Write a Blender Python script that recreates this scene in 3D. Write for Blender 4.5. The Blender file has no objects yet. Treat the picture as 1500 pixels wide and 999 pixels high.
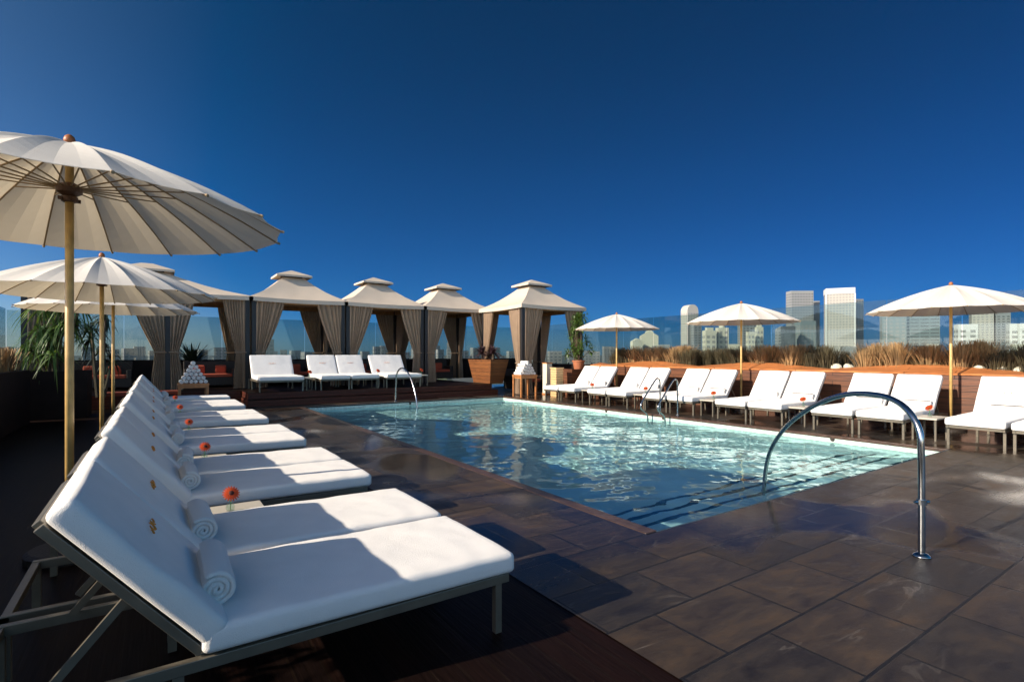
import bpy, math, random
from mathutils import Vector, Matrix, noise
R = math.radians
random.seed(7)
sc = bpy.context.scene
C = sc.collection
# ---------------------------------------------------------------- camera
F_PX, V0, CAM_H, YAW = 772.0, 519.5, 1.55, 34.2
cd = bpy.data.cameras.new('camera'); cam = bpy.data.objects.new('camera', cd); C.objects.link(cam)
cam.location = (0, 0, CAM_H); cam.rotation_euler = (R(90), 0, -R(YAW))
cd.sensor_fit = 'HORIZONTAL'; cd.sensor_width = 36; cd.lens = 36 * F_PX / 1500
cd.shift_y = (V0 - 499.5) / 1500
cd.clip_start = 0.05; cd.clip_end = 60000
sc.camera = cam
# ---------------------------------------------------------------- sky, sun, exposure
SUN_EL, SUN_AZ = 25.0, -85.0            # azimuth from +Y towards +X
w = bpy.data.worlds.new('World'); sc.world = w; w.use_nodes = True
nt = w.node_tree; nt.nodes.clear()
sky = nt.nodes.new('ShaderNodeTexSky'); sky.sky_type = 'NISHITA'; sky.sun_disc = False
sky.sun_elevation = R(SUN_EL); sky.sun_rotation = R(SUN_AZ)
sky.altitude = 0; sky.air_density = 0.8; sky.dust_density = 0.2; sky.ozone_density = 6.0
gm = nt.nodes.new('ShaderNodeGamma'); gm.inputs[1].default_value = 1.3
hs = nt.nodes.new('ShaderNodeHueSaturation'); hs.inputs['Saturation'].default_value = 1.22
bg = nt.nodes.new('ShaderNodeBackground'); bg.inputs[1].default_value = 0.056
wo = nt.nodes.new('ShaderNodeOutputWorld')
# a polarised, deep sky: the band near the horizon is held back
tcw = nt.nodes.new('ShaderNodeTexCoord'); spw = nt.nodes.new('ShaderNodeSeparateXYZ'); rpw = nt.nodes.new('ShaderNodeValToRGB')
mxw = nt.nodes.new('ShaderNodeMix'); mxw.data_type = 'RGBA'; mxw.blend_type = 'MULTIPLY'; mxw.inputs[0].default_value = 1
ew = rpw.color_ramp.elements; ew[0].position = 0; ew[0].color = (.42, .42, .55, 1); ew[1].position = .55; ew[1].color = (.8, .62, .50, 1)
e2 = ew.new(.12); e2.color = (.55, .50, .56, 1); e3 = ew.new(.3); e3.color = (.75, .60, .56, 1)
nt.links.new(tcw.outputs['Generated'], spw.inputs[0]); nt.links.new(spw.outputs['Z'], rpw.inputs[0])
nt.links.new(sky.outputs[0], gm.inputs[0]); nt.links.new(gm.outputs[0], mxw.inputs[6]); nt.links.new(rpw.outputs[0], mxw.inputs[7]); 
mpx = nt.nodes.new('ShaderNodeMapRange'); mpx.inputs[1].default_value = -1; mpx.inputs[2].default_value = 1; nt.links.new(spw.outputs['X'], mpx.inputs[0])
rpx = nt.nodes.new('ShaderNodeValToRGB'); ex = rpx.color_ramp.elements
ex[0].position = 0; ex[0].color = (4.2, 3.4, 2.6, 1); ex[1].position = 1; ex[1].color = (.30, .46, .58, 1)
for p_, c_ in ((.3, (1.9, 1.6, 1.35, 1)), (.42, (1.9, 1.62, 1.27, 1)), (.6, (.62, .88, .96, 1)), (.8, (.40, .66, .78, 1))):
    e_ = ex.new(p_); e_.color = c_
mxx = nt.nodes.new('ShaderNodeMix'); mxx.data_type = 'RGBA'; mxx.blend_type = 'MULTIPLY'; mxx.inputs[0].default_value = 1
nt.links.new(mpx.outputs[0], rpx.inputs[0]); nt.links.new(mxw.outputs[2], mxx.inputs[6]); nt.links.new(rpx.outputs[0], mxx.inputs[7]); 
# added fill: sky brightened and warmed behind the camera to lift the shade
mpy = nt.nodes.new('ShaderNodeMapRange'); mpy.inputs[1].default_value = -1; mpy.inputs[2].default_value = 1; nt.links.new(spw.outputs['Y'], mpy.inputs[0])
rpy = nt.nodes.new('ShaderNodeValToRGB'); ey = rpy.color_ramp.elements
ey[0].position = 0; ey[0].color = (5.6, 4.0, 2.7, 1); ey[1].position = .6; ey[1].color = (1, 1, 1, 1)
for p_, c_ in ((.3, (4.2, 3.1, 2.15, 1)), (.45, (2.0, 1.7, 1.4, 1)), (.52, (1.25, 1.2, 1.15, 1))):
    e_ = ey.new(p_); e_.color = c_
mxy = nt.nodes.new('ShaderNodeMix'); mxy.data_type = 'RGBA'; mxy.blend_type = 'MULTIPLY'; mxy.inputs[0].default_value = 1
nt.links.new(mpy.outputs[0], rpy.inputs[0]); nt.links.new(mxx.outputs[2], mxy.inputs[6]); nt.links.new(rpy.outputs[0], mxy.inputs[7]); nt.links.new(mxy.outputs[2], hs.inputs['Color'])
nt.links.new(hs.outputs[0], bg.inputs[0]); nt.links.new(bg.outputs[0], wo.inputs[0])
sd = bpy.data.lights.new('sun', 'SUN'); sun = bpy.data.objects.new('sun', sd); C.objects.link(sun)
sd.energy = 5.0; sd.angle = R(0.5); sd.color = (1.0, 0.88, 0.72)
sdir = Vector((math.sin(R(SUN_AZ)) * math.cos(R(SUN_EL)), math.cos(R(SUN_AZ)) * math.cos(R(SUN_EL)), math.sin(R(SUN_EL))))
sun.location = sdir * 50
sun.rotation_euler = sdir.to_track_quat('Z', 'Y').to_euler()
sc.view_settings.view_transform = 'Standard'; sc.view_settings.look = 'None'
sc.view_settings.exposure = 0.65; sc.view_settings.gamma = 1
sc.cycles.use_denoising = True
sc.cycles.max_bounces = 10; sc.cycles.transparent_max_bounces = 16
sc.cycles.caustics_refractive = True; sc.cycles.caustics_reflective = False
sc.cycles.sample_clamp_indirect = 4.0

cF = Vector((math.sin(R(YAW)), math.cos(R(YAW)), 0)); cR = Vector((math.cos(R(YAW)), -math.sin(R(YAW)), 0))
def far_pt(u, d, z=0):                  # a far building's site: bearing u, distance d
    p = cF * d + cR * ((u - 750) / F_PX * d); return Vector((p.x, p.y, z))

# ---------------------------------------------------------------- materials
def mat(name, col, rough=0.6, metal=0.0, spec=0.5, var=0.0, vscale=5.0, bump=0.0, bscale=60.0, transl=0.0, sheen=0.0, tcol=None):
    m = bpy.data.materials.new(name); m.use_nodes = True
    n = m.node_tree.nodes; l = m.node_tree.links
    b = n['Principled BSDF']; b.inputs['Base Color'].default_value = (*col, 1)
    b.inputs['Roughness'].default_value = rough; b.inputs['Metallic'].default_value = metal
    b.inputs['Specular IOR Level'].default_value = spec
    if sheen: b.inputs['Sheen Weight'].default_value = sheen
    tc = n.new('ShaderNodeTexCoord')
    if var:
        ns = n.new('ShaderNodeTexNoise'); ns.inputs['Scale'].default_value = vscale; ns.inputs['Detail'].default_value = 6
        l.new(tc.outputs['Object'], ns.inputs['Vector'])
        cr = n.new('ShaderNodeValToRGB')
        cr.color_ramp.elements[0].position = .3; cr.color_ramp.elements[1].position = .7
        cr.color_ramp.elements[0].color = (*[c * (1 - var) for c in col], 1)
        cr.color_ramp.elements[1].color = (*[min(1, c * (1 + var)) for c in col], 1)
        l.new(ns.outputs['Fac'], cr.inputs[0]); l.new(cr.outputs[0], b.inputs['Base Color'])
    if bump:
        nb = n.new('ShaderNodeTexNoise'); nb.inputs['Scale'].default_value = bscale; nb.inputs['Detail'].default_value = 4
        l.new(tc.outputs['Object'], nb.inputs['Vector'])
        bp = n.new('ShaderNodeBump'); bp.inputs['Strength'].default_value = bump; bp.inputs['Distance'].default_value = .01
        l.new(nb.outputs['Fac'], bp.inputs['Height']); l.new(bp.outputs[0], b.inputs['Normal'])
    if transl:
        t = n.new('ShaderNodeBsdfTranslucent'); t.inputs[0].default_value = (*(tcol or col), 1)
        mx = n.new('ShaderNodeMixShader'); mx.inputs[0].default_value = transl
        l.new(b.outputs[0], mx.inputs[1]); l.new(t.outputs[0], mx.inputs[2])
        l.new(mx.outputs[0], n['Material Output'].inputs[0])
    return m

def nodes_of(m): return m.node_tree.nodes, m.node_tree.links
def ramp(n, stops, interp='LINEAR'):
    r = n.new('ShaderNodeValToRGB'); e = r.color_ramp.elements; r.color_ramp.interpolation = interp
    while len(e) < len(stops): e.new(0.5)
    for k, (p, c) in enumerate(stops): e[k].position = p; e[k].color = (*c, 1) if len(c) == 3 else c
    return r
def mixc(n, l, fac, a, b, mode='MIX'):
    x = n.new('ShaderNodeMix'); x.data_type = 'RGBA'; x.blend_type = mode
    for s, v in ((x.inputs[0], fac), (x.inputs[6], a), (x.inputs[7], b)):
        if hasattr(v, 'is_linked') or hasattr(v, 'links'): l.new(v, s)
        elif isinstance(v, (int, float)): s.default_value = v
        else: s.default_value = (*v, 1)
    return x.outputs[2]

def slate_mat():
    m = mat('slate', (.06, .05, .045)); n, l = nodes_of(m); b = n['Principled BSDF']
    tc = n.new('ShaderNodeTexCoord')
    mp = n.new('ShaderNodeMapping'); mp.inputs['Location'].default_value = (0.12, 1.34, 0)
    l.new(tc.outputs['Object'], mp.inputs[0])
    br = n.new('ShaderNodeTexBrick'); br.offset = .5; br.squash = 1
    br.inputs['Scale'].default_value = 1; br.inputs['Brick Width'].default_value = .74; br.inputs['Row Height'].default_value = .495
    br.inputs['Mortar Size'].default_value = .010; br.inputs['Mortar Smooth'].default_value = .3
    br.inputs['Color1'].default_value = (0, 0, 0, 1); br.inputs['Color2'].default_value = (1, 1, 1, 1); br.inputs['Mortar'].default_value = (.5, .5, .5, 1)
    l.new(mp.outputs[0], br.inputs['Vector'])
    tone = ramp(n, [(0, (.020, .018, .017)), (.25, (.048, .034, .023)), (.5, (.026, .023, .021)), (.75, (.066, .045, .029)), (1, (.038, .030, .025))])
    l.new(br.outputs['Color'], tone.inputs[0])
    # cleft and veins, stretched differently in every tile
    n1 = n.new('ShaderNodeTexNoise'); n1.noise_dimensions = '4D'; n1.inputs['Scale'].default_value = 4.5; n1.inputs['Detail'].default_value = 12; n1.inputs['Roughness'].default_value = .7; n1.inputs['Distortion'].default_value = .35
    m1 = n.new('ShaderNodeMapping'); m1.inputs['Scale'].default_value = (.6, 1.5, 1); l.new(tc.outputs['Object'], m1.inputs[0]); l.new(m1.outputs[0], n1.inputs['Vector'])
    w1 = n.new('ShaderNodeMath'); w1.operation = 'MULTIPLY'; w1.inputs[1].default_value = 40; l.new(br.outputs['Color'], w1.inputs[0]); l.new(w1.outputs[0], n1.inputs['W'])
    r1 = ramp(n, [(.35, (.5, .5, .54)), (.52, (1, 1, 1)), (.68, (1.7, 1.5, 1.25))]); l.new(n1.outputs['Fac'], r1.inputs[0])
    c = mixc(n, l, 1.0, tone.outputs[0], r1.outputs[0], 'MULTIPLY')
    vm = n.new('ShaderNodeMapping'); vm.inputs['Rotation'].default_value = (0, 0, .7); vm.inputs['Scale'].default_value = (1, 4, 1)
    l.new(tc.outputs['Object'], vm.inputs[0])
    n2 = n.new('ShaderNodeTexNoise'); n2.inputs['Scale'].default_value = .9; n2.inputs['Detail'].default_value = 5; n2.inputs['Distortion'].default_value = 1.0
    l.new(vm.outputs[0], n2.inputs['Vector'])
    r2 = ramp(n, [(.485, (0, 0, 0)), (.5, (1, 1, 1)), (.515, (0, 0, 0))]); l.new(n2.outputs['Fac'], r2.inputs[0])
    n3 = n.new('ShaderNodeTexNoise'); n3.inputs['Scale'].default_value = 1.7; l.new(tc.outputs['Object'], n3.inputs['Vector'])
    r3 = ramp(n, [(.5, (0, 0, 0)), (.68, (.45, .45, .45))]); l.new(n3.outputs['Fac'], r3.inputs[0])
    vf = mixc(n, l, 1.0, r2.outputs[0], r3.outputs[0], 'MULTIPLY')
    c = mixc(n, l, vf, c, (.2, .17, .14))
    c = mixc(n, l, br.outputs['Fac'], c, (.012, .011, .01))
    # wet patches
    n4 = n.new('ShaderNodeTexNoise'); n4.inputs['Scale'].default_value = .42; n4.inputs['Detail'].default_value = 2.2; n4.inputs['Distortion'].default_value = .5
    mp4 = n.new('ShaderNodeMapping'); mp4.inputs['Location'].default_value = (3.1, 7.7, 0); l.new(tc.outputs['Object'], mp4.inputs[0]); l.new(mp4.outputs[0], n4.inputs['Vector'])
    wet = ramp(n, [(.50, (0, 0, 0)), (.57, (1, 1, 1))]); l.new(n4.outputs['Fac'], wet.inputs[0])
    cw = mixc(n, l, 1.0, c, (.68, .66, .62), 'MULTIPLY')
    c2 = mixc(n, l, wet.outputs[0], c, cw); l.new(c2, b.inputs['Base Color'])
    dr = ramp(n, [(.3, (.30, .30, .30)), (.7, (.52, .52, .52))]); b.inputs['Specular IOR Level'].default_value = .38; l.new(n1.outputs['Fac'], dr.inputs[0])
    rr = mixc(n, l, wet.outputs[0], dr.outputs[0], (.13, .13, .13)); l.new(rr, b.inputs['Roughness'])
    h = n.new('ShaderNodeMath'); h.operation = 'SUBTRACT'; l.new(n1.outputs['Fac'], h.inputs[0]); l.new(br.outputs['Fac'], h.inputs[1])
    bp = n.new('ShaderNodeBump'); bp.inputs['Distance'].default_value = .012
    st = mixc(n, l, wet.outputs[0], (.35, .35, .35), (.09, .09, .09)); l.new(st, bp.inputs['Strength'])
    l.new(h.outputs[0], bp.inputs['Height']); l.new(bp.outputs[0], b.inputs['Normal'])
    return m

def plank_mat(name, c1, c2, width=.12, axis='Z', rough=.45, gap=.006, length=2.4, swap=False):
    """boards: `axis` is the direction across the boards"""
    m = mat(name, c1, rough); n, l = nodes_of(m); b = n['Principled BSDF']
    tc = n.new('ShaderNodeTexCoord'); sp = n.new('ShaderNodeSeparateXYZ'); cb = n.new('ShaderNodeCombineXYZ')
    l.new(tc.outputs['Object'], sp.inputs[0])
    if axis == 'Z':
        ad = n.new('ShaderNodeMath'); l.new(sp.outputs['X'], ad.inputs[0]); l.new(sp.outputs['Y'], ad.inputs[1])
        l.new(ad.outputs[0], cb.inputs[0]); l.new(sp.outputs['Z'], cb.inputs[1])
    elif axis == 'X': l.new(sp.outputs['Y'], cb.inputs[0]); l.new(sp.outputs['X'], cb.inputs[1])
    else: l.new(sp.outputs['X'], cb.inputs[0]); l.new(sp.outputs['Y'], cb.inputs[1])
    br = n.new('ShaderNodeTexBrick'); br.offset = .37
    br.inputs['Scale'].default_value = 1; br.inputs['Brick Width'].default_value = length; br.inputs['Row Height'].default_value = width
    br.inputs['Mortar Size'].default_value = gap; br.inputs['Mortar Smooth'].default_value = .1
    br.inputs['Color1'].default_value = (*c1, 1); br.inputs['Color2'].default_value = (*c2, 1); br.inputs['Mortar'].default_value = (.01, .006, .004, 1)
    l.new(cb.outputs[0], br.inputs['Vector'])
    gr = n.new('ShaderNodeMapping'); gr.inputs['Scale'].default_value = (1.5, 30, 1); l.new(cb.outputs[0], gr.inputs[0])
    ns = n.new('ShaderNodeTexNoise'); ns.inputs['Scale'].default_value = 2; ns.inputs['Detail'].default_value = 6; l.new(gr.outputs[0], ns.inputs['Vector'])
    r = ramp(n, [(.3, (.55, .52, .5)), (.7, (1.3, 1.25, 1.2))]); l.new(ns.outputs['Fac'], r.inputs[0])
    c = mixc(n, l, 1.0, br.outputs['Color'], r.outputs[0], 'MULTIPLY'); l.new(c, b.inputs['Base Color'])
    h = n.new('ShaderNodeMath'); h.operation = 'SUBTRACT'; l.new(ns.outputs['Fac'], h.inputs[0]); l.new(br.outputs['Fac'], h.inputs[1])
    bp = n.new('ShaderNodeBump'); bp.inputs['Distance'].default_value = .006; bp.inputs['Strength'].default_value = .5
    l.new(h.outputs[0], bp.inputs['Height']); l.new(bp.outputs[0], b.inputs['Normal'])
    return m

def mosaic_mat(name, base, size=.05):
    m = mat(name, base, .25); n, l = nodes_of(m); b = n['Principled BSDF']
    tc = n.new('ShaderNodeTexCoord'); sp = n.new('ShaderNodeSeparateXYZ'); cb = n.new('ShaderNodeCombineXYZ')
    l.new(tc.outputs['Object'], sp.inputs[0]); ad = n.new('ShaderNodeMath')
    l.new(sp.outputs['X'], ad.inputs[0]); l.new(sp.outputs['Y'], ad.inputs[1]); l.new(ad.outputs[0], cb.inputs[0]); l.new(sp.outputs['Z'], cb.inputs[1])
    br = n.new('ShaderNodeTexBrick'); br.offset = 0
    br.inputs['Scale'].default_value = 1; br.inputs['Brick Width'].default_value = size; br.inputs['Row Height'].default_value = size
    br.inputs['Mortar Size'].default_value = .003
    br.inputs['Color1'].default_value = (*[c * .8 for c in base], 1); br.inputs['Color2'].default_value = (*[min(.85, c * 1.15) for c in base], 1)
    br.inputs['Mortar'].default_value = (.5, .52, .5, 1); l.new(cb.outputs[0], br.inputs['Vector']); l.new(br.outputs['Color'], b.inputs['Base Color'])
    return m

M = {}
M['slate'] = slate_mat()
def soften(m, sp):
    m.node_tree.nodes['Principled BSDF'].inputs['Specular IOR Level'].default_value = sp; return m
M['coping'] = mat('coping_stone', (.07, .04, .028), .3, var=.35, vscale=7, bump=.3, bscale=25)
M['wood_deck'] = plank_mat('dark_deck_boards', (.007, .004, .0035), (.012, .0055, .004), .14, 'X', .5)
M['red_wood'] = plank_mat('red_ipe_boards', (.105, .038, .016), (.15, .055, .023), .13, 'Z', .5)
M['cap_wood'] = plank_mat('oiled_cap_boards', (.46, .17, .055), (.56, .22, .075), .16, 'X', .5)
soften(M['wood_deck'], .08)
M['riser_wood'] = plank_mat('riser_boards', (.07, .02, .013), (.1, .03, .018), .1, 'Z', .4)
M['dark_wall'] = mat('dark_stained_wall', (.016, .010, .008), .6, var=.3, vscale=3)
soften(M['dark_wall'], .12); soften(M['riser_wood'], .2)
M['pool'] = mat('pool_plaster', (.86, .95, .95), .6, var=.12, vscale=2)
M['mosaic'] = mosaic_mat('waterline_mosaic', (.55, .66, .58))
M['nosing'] = mat('step_nosing_tile', (.02, .06, .10), .3)
M['towel'] = mat('white_terry', (.82, .79, .745), .95, spec=.1, bump=.4, bscale=240, var=.03, vscale=6, sheen=.2)
M['towel_roll'] = mat('rolled_terry', (.80, .77, .73), .95, spec=.1, bump=.8, bscale=170, sheen=.3)
M['frame'] = mat('champagne_metal', (.16, .14, .105), .35, .35, var=.12, vscale=9)
M['chrome'] = mat('brushed_steel', (.40, .41, .41), .16, 1.0, var=.2, vscale=14)
M['canvas'] = mat('cream_canvas', (.87, .85, .81), .85, spec=.15, bump=.15, bscale=180, var=.03, vscale=2, transl=.34, tcol=(.90, .80, .62))
nn_, ll_ = nodes_of(M['canvas']); tr_ = nn_.new('ShaderNodeBsdfTransparent'); tr_.inputs[0].default_value = (1, .97, .9, 1)   # open weave
mq_ = nn_.new('ShaderNodeMixShader'); mq_.inputs[0].default_value = .17; src_ = nn_['Material Output'].inputs[0].links[0].from_socket
ll_.new(src_, mq_.inputs[1]); ll_.new(tr_.outputs[0], mq_.inputs[2]); ll_.new(mq_.outputs[0], nn_['Material Output'].inputs[0])
M['rib'] = mat('rib_wood', (.34, .24, .13), .5, var=.2)
M['pole'] = mat('bamboo_pole', (.50, .32, .11), .4, var=.2, vscale=12)
M['hub'] = mat('hub_wood', (.11, .05, .025), .5, var=.2)
M['finial'] = mat('finial_wood', (.34, .11, .03), .45)
M['roof'] = mat('cabana_canvas', (.62, .53, .425), .85, spec=.15, bump=.15, bscale=120, var=.05, vscale=1.2, transl=.12, tcol=(.7, .5, .3))
M['post'] = mat('dark_post', (.012, .011, .012), .45)
M['beam'] = mat('golden_beam', (.36, .19, .06), .5, var=.25, vscale=8)
M['curtain'] = mat('taupe_curtain', (.33, .235, .16), .9, spec=.1, var=.08, vscale=4, transl=.16, tcol=(.5, .33, .18))
M['planter'] = plank_mat('planter_boards', (.16, .058, .018), (.21, .08, .024), .15, 'Z', .5, length=3)
M['soil'] = mat('soil', (.03, .022, .015), .9, var=.4, vscale=20)
M['straw'] = mat('straw_blades', (.30, .185, .08), .8, var=.6, vscale=3.2)
M['darkgrass'] = mat('dark_blades', (.055, .045, .02), .8, var=.5, vscale=2.5)
M['leaf'] = mat('green_leaf', (.065, .12, .022), .5, var=.4, vscale=3, transl=.2, tcol=(.2, .3, .04))
M['darkleaf'] = mat('deep_green_leaf', (.018, .032, .014), .5, var=.4, vscale=3)
M['purple'] = mat('purple_leaf', (.045, .018, .022), .5, var=.4, vscale=3)
M['stem'] = mat('stem_brown', (.09, .06, .035), .8)
M['terracotta'] = mat('terracotta', (.36, .12, .05), .7, var=.15)
M['table'] = mat('beige_table_top', (.50, .46, .38), .5, var=.05)
M['petal'] = mat('orange_petal', (.80, .105, .02), .6, var=.12, vscale=30, transl=.2)
M['flower_eye'] = mat('flower_eye', (.06, .012, .008), .8)
M['green_stem'] = mat('green_stem', (.10, .22, .04), .6)
M['gold'] = mat('gold_thread', (.68, .25, .03), .8)
M['wicker'] = mat('dark_wicker', (.022, .015, .011), .6, var=.5, vscale=40, bump=.5, bscale=90)
M['cushion'] = mat('rust_cushion', (.42, .075, .035), .9, var=.08)
M['pale_wood'] = plank_mat('pale_slats', (.62, .42, .20), (.70, .48, .24), .09, 'Z', .5)
M['cream'] = mat('cream_lantern', (.62, .58, .46), .6)
M['table_wood'] = mat('teak', (.40, .16, .05), .5, var=.25, vscale=10)
def glass_mat(name, tint, refl=.5):
    m = bpy.data.materials.new(name); m.use_nodes = True; n, l = nodes_of(m); n.clear()
    o = n.new('ShaderNodeOutputMaterial'); t = n.new('ShaderNodeBsdfTransparent'); t.inputs[0].default_value = (*tint, 1)
    g = n.new('ShaderNodeBsdfGlossy'); g.inputs['Roughness'].default_value = .01; lw = n.new('ShaderNodeLayerWeight'); lw.inputs[0].default_value = .5
    pw_ = n.new('ShaderNodeMath'); pw_.operation = 'POWER'; pw_.inputs[1].default_value = 4.5; l.new(lw.outputs['Facing'], pw_.inputs[0])
    ma = n.new('ShaderNodeMath'); ma.operation = 'MULTIPLY_ADD'; ma.inputs[1].default_value = .8; ma.inputs[2].default_value = .04; ma.use_clamp = True; l.new(pw_.outputs[0], ma.inputs[0])
    mx = n.new('ShaderNodeMixShader'); l.new(ma.outputs[0], mx.inputs[0]); l.new(t.outputs[0], mx.inputs[1]); l.new(g.outputs[0], mx.inputs[2]); l.new(mx.outputs[0], o.inputs[0])
    return m
M['glass'] = glass_mat('blue_green_glass', (.70, .77, .76))
M['vase'] = glass_mat('clear_glass', (.9, .95, .92))
def water_mat():
    m = bpy.data.materials.new('pool_water'); m.use_nodes = True; n, l = nodes_of(m); n.clear()
    o = n.new('ShaderNodeOutputMaterial'); r = n.new('ShaderNodeBsdfGlass'); r.inputs['IOR'].default_value = 1.33; r.inputs['Roughness'].default_value = 0
    r.inputs[0].default_value = (.73, .975, .985, 1); l.new(r.outputs[0], o.inputs[0])
    return m
M['water'] = water_mat()

# ---------------------------------------------------------------- mesh helpers
class MB:
    def __init__(s): s.v = []; s.f = []; s.mi = []
    def add(s, vs, fs, mi=0):
        o = len(s.v); s.v += [tuple(v) for v in vs]; s.f += [tuple(i + o for i in f) for f in fs]; s.mi += [mi] * len(fs); return s
    def box(s, x0, x1, y0, y1, z0, z1, mi=0, skip=()):
        vs = [(x0,y0,z0),(x1,y0,z0),(x1,y1,z0),(x0,y1,z0),(x0,y0,z1),(x1,y0,z1),(x1,y1,z1),(x0,y1,z1)]
        fs = {'b':(0,3,2,1),'t':(4,5,6,7),'y0':(0,1,5,4),'x1':(1,2,6,5),'y1':(2,3,7,6),'x0':(3,0,4,7)}
        return s.add(vs, [f for k, f in fs.items() if k not in skip], mi)
    def obox(s, c, ax, ay, az, mi=0):     # oriented box from centre and half axes
        c = Vector(c); ax = Vector(ax); ay = Vector(ay); az = Vector(az)
        vs = [c + i*ax + j*ay + k*az for k in (-1,1) for j in (-1,1) for i in (-1,1)]
        return s.add(vs, [(0,2,3,1),(4,5,7,6),(0,1,5,4),(2,6,7,3),(0,4,6,2),(1,3,7,5)], mi)
    def bar(s, a, b, wd, ht, up=(0,0,1), mi=0):
        a = Vector(a); b = Vector(b); d = b - a; u = Vector(up); side = d.cross(u)
        if side.length < 1e-6: side = d.cross(Vector((0,1,0)))
        side.normalize(); u2 = side.cross(d).normalized()
        return s.obox((a+b)/2, d/2, side*wd/2, u2*ht/2, mi)
    def tube(s, pts, r, n=8, mi=0, caps=True):
        pts = [Vector(p) for p in pts]; rs = r if isinstance(r, (list, tuple)) else [r]*len(pts)
        o = len(s.v); prev = None
        for i, p in enumerate(pts):
            t = (pts[min(i+1, len(pts)-1)] - pts[max(i-1, 0)]).normalized()
            if prev is None:
                a = Vector((0,0,1)) if abs(t.z) < .9 else Vector((1,0,0)); nrm = t.cross(a).normalized()
            else: nrm = (prev - t*prev.dot(t)).normalized()
            prev = nrm; bn = t.cross(nrm)
            for k in range(n):
                an = 2*math.pi*k/n; s.v.append(tuple(p + (nrm*math.cos(an) + bn*math.sin(an))*rs[i]))
        for i in range(len(pts)-1):
            for k in range(n):
                s.f.append((o+i*n+k, o+i*n+(k+1)%n, o+(i+1)*n+(k+1)%n, o+(i+1)*n+k)); s.mi.append(mi)
        if caps:
            s.f.append(tuple(o+k for k in range(n))[::-1]); s.f.append(tuple(o+(len(pts)-1)*n+k for k in range(n))); s.mi += [mi, mi]
        return s
    def lathe(s, prof, c=(0,0,0), n=16, mi=0):   # prof: (r,z)
        o = len(s.v)
        for r_, z in prof:
            for k in range(n):
                a = 2*math.pi*k/n; s.v.append((c[0]+r_*math.cos(a), c[1]+r_*math.sin(a), c[2]+z))
        for i in range(len(prof)-1):
            for k in range(n):
                s.f.append((o+i*n+k, o+i*n+(k+1)%n, o+(i+1)*n+(k+1)%n, o+(i+1)*n+k)); s.mi.append(mi)
        return s
    def grid(s, fn, nu, nv, mi=0):
        o = len(s.v)
        for j in range(nv+1):
            for i in range(nu+1): s.v.append(tuple(fn(i/nu, j/nv)))
        for j in range(nv):
            for i in range(nu):
                a = o+j*(nu+1)+i; s.f.append((a, a+1, a+nu+2, a+nu+1)); s.mi.append(mi)
        return s
    def build(s, name, mats, parent=None, smooth=False, loc=None):
        me = bpy.data.meshes.new(name); me.from_pydata(s.v, [], s.f)
        if not isinstance(mats, (list, tuple)): mats = [mats]
        for m in mats: me.materials.append(m)
        if len(mats) > 1: me.polygons.foreach_set('material_index', s.mi)
        if smooth: me.polygons.foreach_set('use_smooth', [True]*len(me.polygons))
        me.update()
        o = bpy.data.objects.new(name, me); C.objects.link(o)
        if parent: o.parent = parent
        if loc: o.location = loc
        return o
def bevel(o, w=.01, seg=2, ang=40):
    b = o.modifiers.new('bevel', 'BEVEL'); b.width = w; b.segments = seg; b.limit_method = 'ANGLE'; b.angle_limit = R(ang); return o
def tag(o, label=None, cat=None, group=None, kind=None):
    if label: o['label'] = label
    if cat: o['category'] = cat
    if group: o['group'] = group
    if kind: o['kind'] = kind
    return o
def empty(name, loc=(0,0,0), rz=0, label=None, cat=None, group=None):
    o = bpy.data.objects.new(name, None); C.objects.link(o); o.location = loc; o.rotation_euler = (0,0,rz)
    o.empty_display_size = .2; return tag(o, label, cat, group)
def copy_tree(o, parent=None):
    c = o.copy(); C.objects.link(c)
    if parent: c.parent = parent
    for ch in [x for x in bpy.data.objects if x.parent == o]: copy_tree(ch, c)
    return c
used = set()
def place(proto, loc, rz=0, label=None, group=None, scale=None):
    o = proto if proto.name not in used else copy_tree(proto)
    used.add(proto.name)
    o.location = loc; o.rotation_euler = (0, 0, rz)
    if scale: o.scale = scale
    if label: o['label'] = label
    if group: o['group'] = group
    return o
def nz(x, y=0, z=0): return noise.noise(Vector((x, y, z)))

# ---------------------------------------------------------------- setting
PX0, PX1, PY0, PY1 = 3.65, 10.75, 3.12, 16.4      # pool opening
WL = -.13
DX0, DX1, DY0, DY1 = -4.2, 16.2, -6.0, 23.4
BX = 2.08                                          # slate begins here, boards to the left
# roof floor under everything (with the hole for the pool) - slate sheets round the pool
cp = .13
s_ = MB()
def sheet(mb, x0, x1, y0, y1, z): mb.add([(x0,y0,z),(x1,y0,z),(x1,y1,z),(x0,y1,z)], [(0,1,2,3)])
sheet(s_, BX, PX0-cp, DY0, DY1, 0); sheet(s_, PX1+cp, DX1, DY0, DY1, 0)
sheet(s_, PX0-cp, PX1+cp, DY0, PY0-.02, 0); sheet(s_, PX0-cp, PX1+cp, PY1+cp, DY1, 0)
tag(s_.build('slate_paving', M['slate']), kind='structure')
c_ = MB()
c_.box(PX0-cp, PX0+.02, PY0, PY1, -.05, .004); c_.box(PX1-.02, PX1+cp, PY0, PY1, -.05, .004)
c_.box(PX0-cp, PX1+cp, PY1-.02+.02, PY1+cp, -.05, .003)
tag(bevel(c_.build('pool_coping', M['coping']), .008), kind='structure')
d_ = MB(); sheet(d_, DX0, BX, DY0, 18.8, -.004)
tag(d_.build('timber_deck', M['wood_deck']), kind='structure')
b_ = MB(); b_.box(DX0, DX1, DY0, DY1, -1.9, -1.6)
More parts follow.
